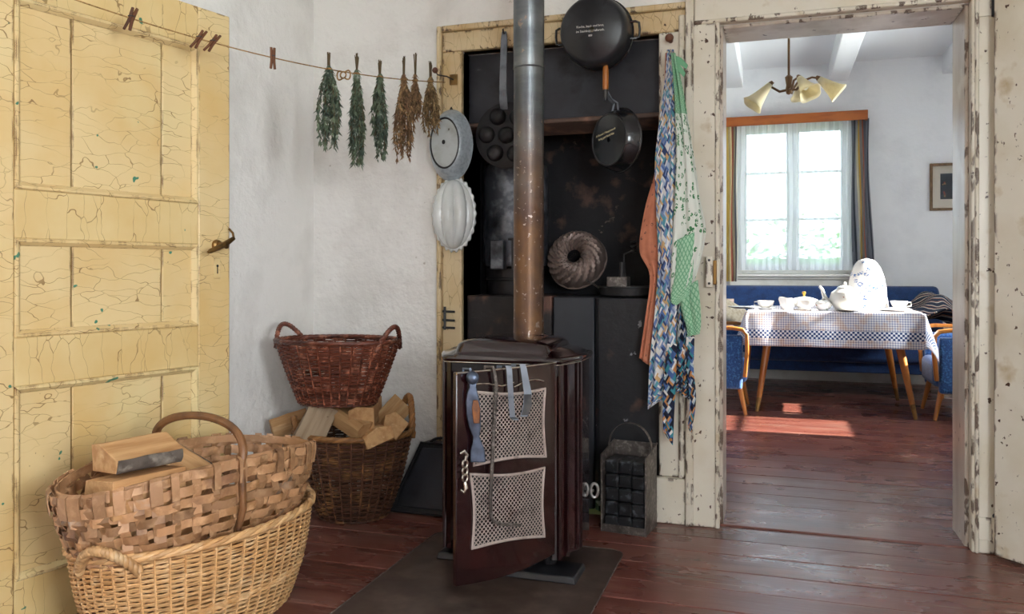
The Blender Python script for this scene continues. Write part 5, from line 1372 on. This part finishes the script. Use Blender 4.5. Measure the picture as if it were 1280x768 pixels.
# ---- armchairs
def armchair(label, loc, rz):
    """faces local +x, origin on the floor at its centre"""
    o = thing('armchair', label, 'armchair', loc, rz, 'blue armchairs at the table')
    B().box(-.30, .30, -.245, .245, .22, .40).build('seat', 'blue_boucle', o, local=True, bevel=.04, seg=3)
    b = B(); b.hexa([V((-.34, -.25, .30)), V((-.20, -.25, .30)), V((-.20, .25, .30)), V((-.34, .25, .30))], [V((-.44, -.25, .80)), V((-.34, -.25, .80)), V((-.34, .25, .80)), V((-.44, .25, .80))])
    b.build('backrest', 'blue_boucle', o, local=True, bevel=.035, seg=3)
    for sg in (-1, 1):
        B().box(-.32, .27, sg*.27-.028, sg*.27+.028, .185, .56).build('side_panel', 'blue_boucle', o, local=True, bevel=.02, seg=3)
        y = sg*.285
        P = [V((-.36, y, .60)), V((-.1, y, .605)), V((.20, y, .61)), V((.27, y, .60)), V((.298, y, .565)), V((.300, y, .45)), V((.285, y, .27))]
        nd = []
        for i in range(len(P)):
            tg = (P[min(i+1, 6)]-P[max(i-1, 0)]).normalized(); nd.append(tg.cross(V((0, 1, 0))).normalized())
        B().strip(P, [V((0, 1, 0))]*7, nd, [.045, .05, .055, .055, .05, .045, .04], .026).build('armrest', 'oak_leg', o, local=True, bevel=.006)
        for x, dx in ((.24, .05), (-.26, -.06)):
            B().tube([V((x+dx, sg*.25, .001)), V((x, sg*.225, .23))], [.012, .021], 10).build('leg', 'oak_leg', o, local=True)
    return o
a1_ = armchair('blue boucle armchair with wooden arms at the left end of the table', (-.490, 6.14, 0), 0)
a2_ = clone(a1_, (1.305, 6.33, 0), PI, 'blue boucle armchair with wooden arms at the right end of the table')

# ---- tea things on the cloth
CZ = TZ+.0032
def rev(name, prof, c, mt, parent, n=28, flip=False): return B().lathe(prof, n, Matrix.Translation(c)).build(name, mt, parent)
def cup(px, Y, lab, r=.045, h=.055, saucer=True, hdir=1):
    c = at(px, 380, Y); c.z = CZ
    if saucer:
        s_ = B().lathe([(.005, .002), (.040, .001), (.072, .012), (.074, .014), (.042, .006), (.005, .005)], 32, Matrix.Translation(c)).build('saucer', 'porcelain')
        tag(s_, 'white saucer under the '+lab, 'saucer', 'saucers on the table'); c = c+V((0, 0, .007))
    t = thing('teacup', lab, 'cup', c, group='cups on the table')
    rev('cup_bowl', [(.003, .002), (r*.45, 0), (r*.5, .004), (r*.75, h*.25), (r*.95, h*.6), (r*1.06, h), (r*1.02, h), (r*.90, h*.58), (r*.68, h*.25), (.003, .008)], c, 'porcelain', t)
    B().tube([c+V((hdir*r*.92, -.01, h*.85)), c+V((hdir*(r+.020), -.014, h*.85)), c+V((hdir*(r+.022), -.014, h*.45)), c+V((hdir*r*.78, -.01, h*.28))], .004, 8).build('cup_handle', 'porcelain', t)
cup(957, 6.22, 'white teacup leftmost on the checked tablecloth', .058, .058, True, -1)
cup(1124, 6.42, 'white teacup at the right end of the table', .055, .058, True, 1)
# plates
for px, Y, lab in ((1117, 6.24, 'white plate at the right end of the table in front of the cup'), (930, 6.35, 'white plate at the left end of the table')):
    c = at(px, 385, Y); c.z = CZ
    o = B().lathe([(.005, .003), (.07, .001), (.115, .013), (.117, .015), (.075, .006), (.005, .006)], 36, Matrix.Translation(c)).build('plate', 'porcelain_flowers'); tag(o, lab, 'plate', 'plates on the table')
# creamer
c = at(984, 385, 6.20); c.z = CZ
t = thing('creamer', 'small white milk jug beside the leftmost teacup', 'jug', c)
b = B().lathe([(.003, .003), (.032, 0), (.046, .018), (.050, .04), (.042, .065), (.038, .085), (.034, .085), (.038, .06), (.044, .035), (.003, .01)], 28, Matrix.Translation(c))
for v in b.bm.verts:
    if v.co.z > c.z+.06: d_ = v.co-c; v.co.x += -.018*max(0, -d_.x/.04)**2; v.co.z += .012*max(0, -d_.x/.04)
b.build('jug_body', 'porcelain', t)
B().tube([c+V((.036, 0, .078)), c+V((.066, 0, .074)), c+V((.068, 0, .04)), c+V((.046, 0, .025))], .0045, 8).build('jug_handle', 'porcelain', t)
# tureen with gold knob
c = at(1005, 385, 6.36); c.z = CZ
t = thing('sugar_tureen', 'white lidded bowl with gold knob in the middle of the table', 'bowl', c)
rev('bowl', [(.003, .003), (.045, 0), (.042, .012), (.075, .03), (.092, .055), (.094, .066), (.088, .066), (.003, .05)], c, 'porcelain', t)
ld = rev('lid', [(.096, .066), (.094, .072), (.06, .084), (.022, .092), (.004, .094)], c, 'porcelain', t)
rev('knob', [(.008, .092), (.007, .104), (.014, .116), (.013, .128), (.003, .132)], c, 'gold', ld, 14)
for sg in (-1, 1): B().tube([c+V((sg*.088, 0, .055)), c+V((sg*.112, 0, .060)), c+V((sg*.110, 0, .045)), c+V((sg*.082, 0, .038))], .005, 8).build('bowl_handle', 'porcelain', t)
# small lidded bowl with painted leaves, on a dark trivet
c = at(1029, 385, 6.16); c.z = CZ
t = thing('sugar_bowl', 'small white lidded sugar bowl beside the teapot', 'bowl', c)
rev('bowl', [(.003, .003), (.028, 0), (.048, .02), (.058, .045), (.054, .058), (.05, .058), (.003, .04)], c, 'porcelain_flowers', t)
ld = rev('lid', [(.056, .058), (.045, .068), (.02, .076), (.004, .077)], c, 'porcelain', t); rev('knob', [(.005, .075), (.010, .085), (.003, .092)], c, 'porcelain', ld, 12)
c2_ = at(1005, 388, 6.13); c2_.z = CZ
o = B().box(c2_.x-.07, c2_.x+.05, c2_.y-.05, c2_.y+.03, CZ, CZ+.008).build('trivet', 'carrier_metal', bevel=.002); tag(o, 'thin dark trivet lying in front of the gold-knobbed bowl', 'trivet')
# teapot
c = at(1056, 386, 6.20); c.z = CZ
t = thing('teapot', 'large white teapot with spout to the left and painted flowers', 'teapot', c)
rev('pot_body', [(.003, .003), (.055, 0), (.06, .006), (.095, .045), (.105, .085), (.090, .130), (.055, .155), (.05, .158), (.003, .158)], c, 'porcelain_flowers', t, 40)
ld = rev('lid', [(.054, .157), (.05, .166), (.025, .178), (.004, .18)], c, 'porcelain', t); rev('knob', [(.006, .178), (.013, .190), (.009, .200), (.002, .203)], c, 'porcelain', ld, 14)
B().tube([c+V((-.085, 0, .055)), c+V((-.125, 0, .075)), c+V((-.140, 0, .115)), c+V((-.150, 0, .150)), c+V((-.168, 0, .172))], [.026, .020, .014, .011, .010], 12).build('spout', 'porcelain', t)
B().tube([c+V((.080, -.02, .135)), c+V((.125, -.03, .145)), c+V((.155, -.035, .11)), c+V((.145, -.03, .06)), c+V((.095, -.02, .04))], .0085, 10).build('pot_handle', 'porcelain', t)
# tea cosy
c = at(1083, 384, 6.46); c.z = CZ
t = thing('tea_cosy', 'tall white tea cosy with blue embroidery behind the teapot', 'tea cosy', c)
Hc = at(1083, 323, 6.46).z-CZ
def fc(u, v):
    a = 2*PI*u; q = v
    rx_ = .142*(1-q**9)**.5*(1-.42*q**1.3)+.004; ry_ = .105*(1-q**7)**.5*(1-.5*q)+.003
    k_ = 1+.05*math.sin(a*5+q*4)*(1-q*.4)+.03*math.sin(a*9-q*7)
    return c+V((rx_*k_*math.cos(a)+.0-.03*q*0, ry_*k_*math.sin(a), Hc*q+.004*math.sin(a*6)*(1-q)))
b = B(); b.sheet(fc, 64, 30, lambda u, v: (u, v)); bmesh.ops.remove_doubles(b.bm, verts=b.bm.verts[:], dist=.0004)
b.build('cosy_cloth', 'cosy_linen', t, sharp=80)
# butter dish plate in front of the teapot
c = at(1062, 388, 6.10); c.z = CZ
o = B().lathe([(.004, .003), (.06, .001), (.098, .010), (.100, .013), (.064, .006), (.004, .006)], 32, Matrix.Translation(c)).build('plate', 'porcelain_flowers'); tag(o, 'small white plate in front of the large teapot', 'plate', 'plates on the table')
# hedge outside the far window
hg = thing('hedge', 'leafy green hedge in the garden outside the window', 'hedge', (.2, 13, -.5))
b = B()
for i in range(5000):
    p_ = V((rnd.uniform(-4, 4), rnd.uniform(12.6, 13.6), rnd.uniform(-.5, 1.5+.4*math.sin(i)))); a_ = rnd.uniform(0, 6.28); d1 = V((math.cos(a_), math.sin(a_), rnd.uniform(-.6, .6)))*.09; d2 = d1.cross(V((rnd.uniform(-1, 1), .3, 1)).normalized())*.5
    b.add([p_-d1, p_+d2, p_+d1, p_-d2], [(0, 1, 2, 3)])
o = b.build('leaves', 'hedge_leaf', hg, sharp=0, recalc=False); o['kind'] = 'stuff'
B().box(-4, 4, 12.9, 13.3, -.5, 1.2).build('hedge_core', 'grass', hg)
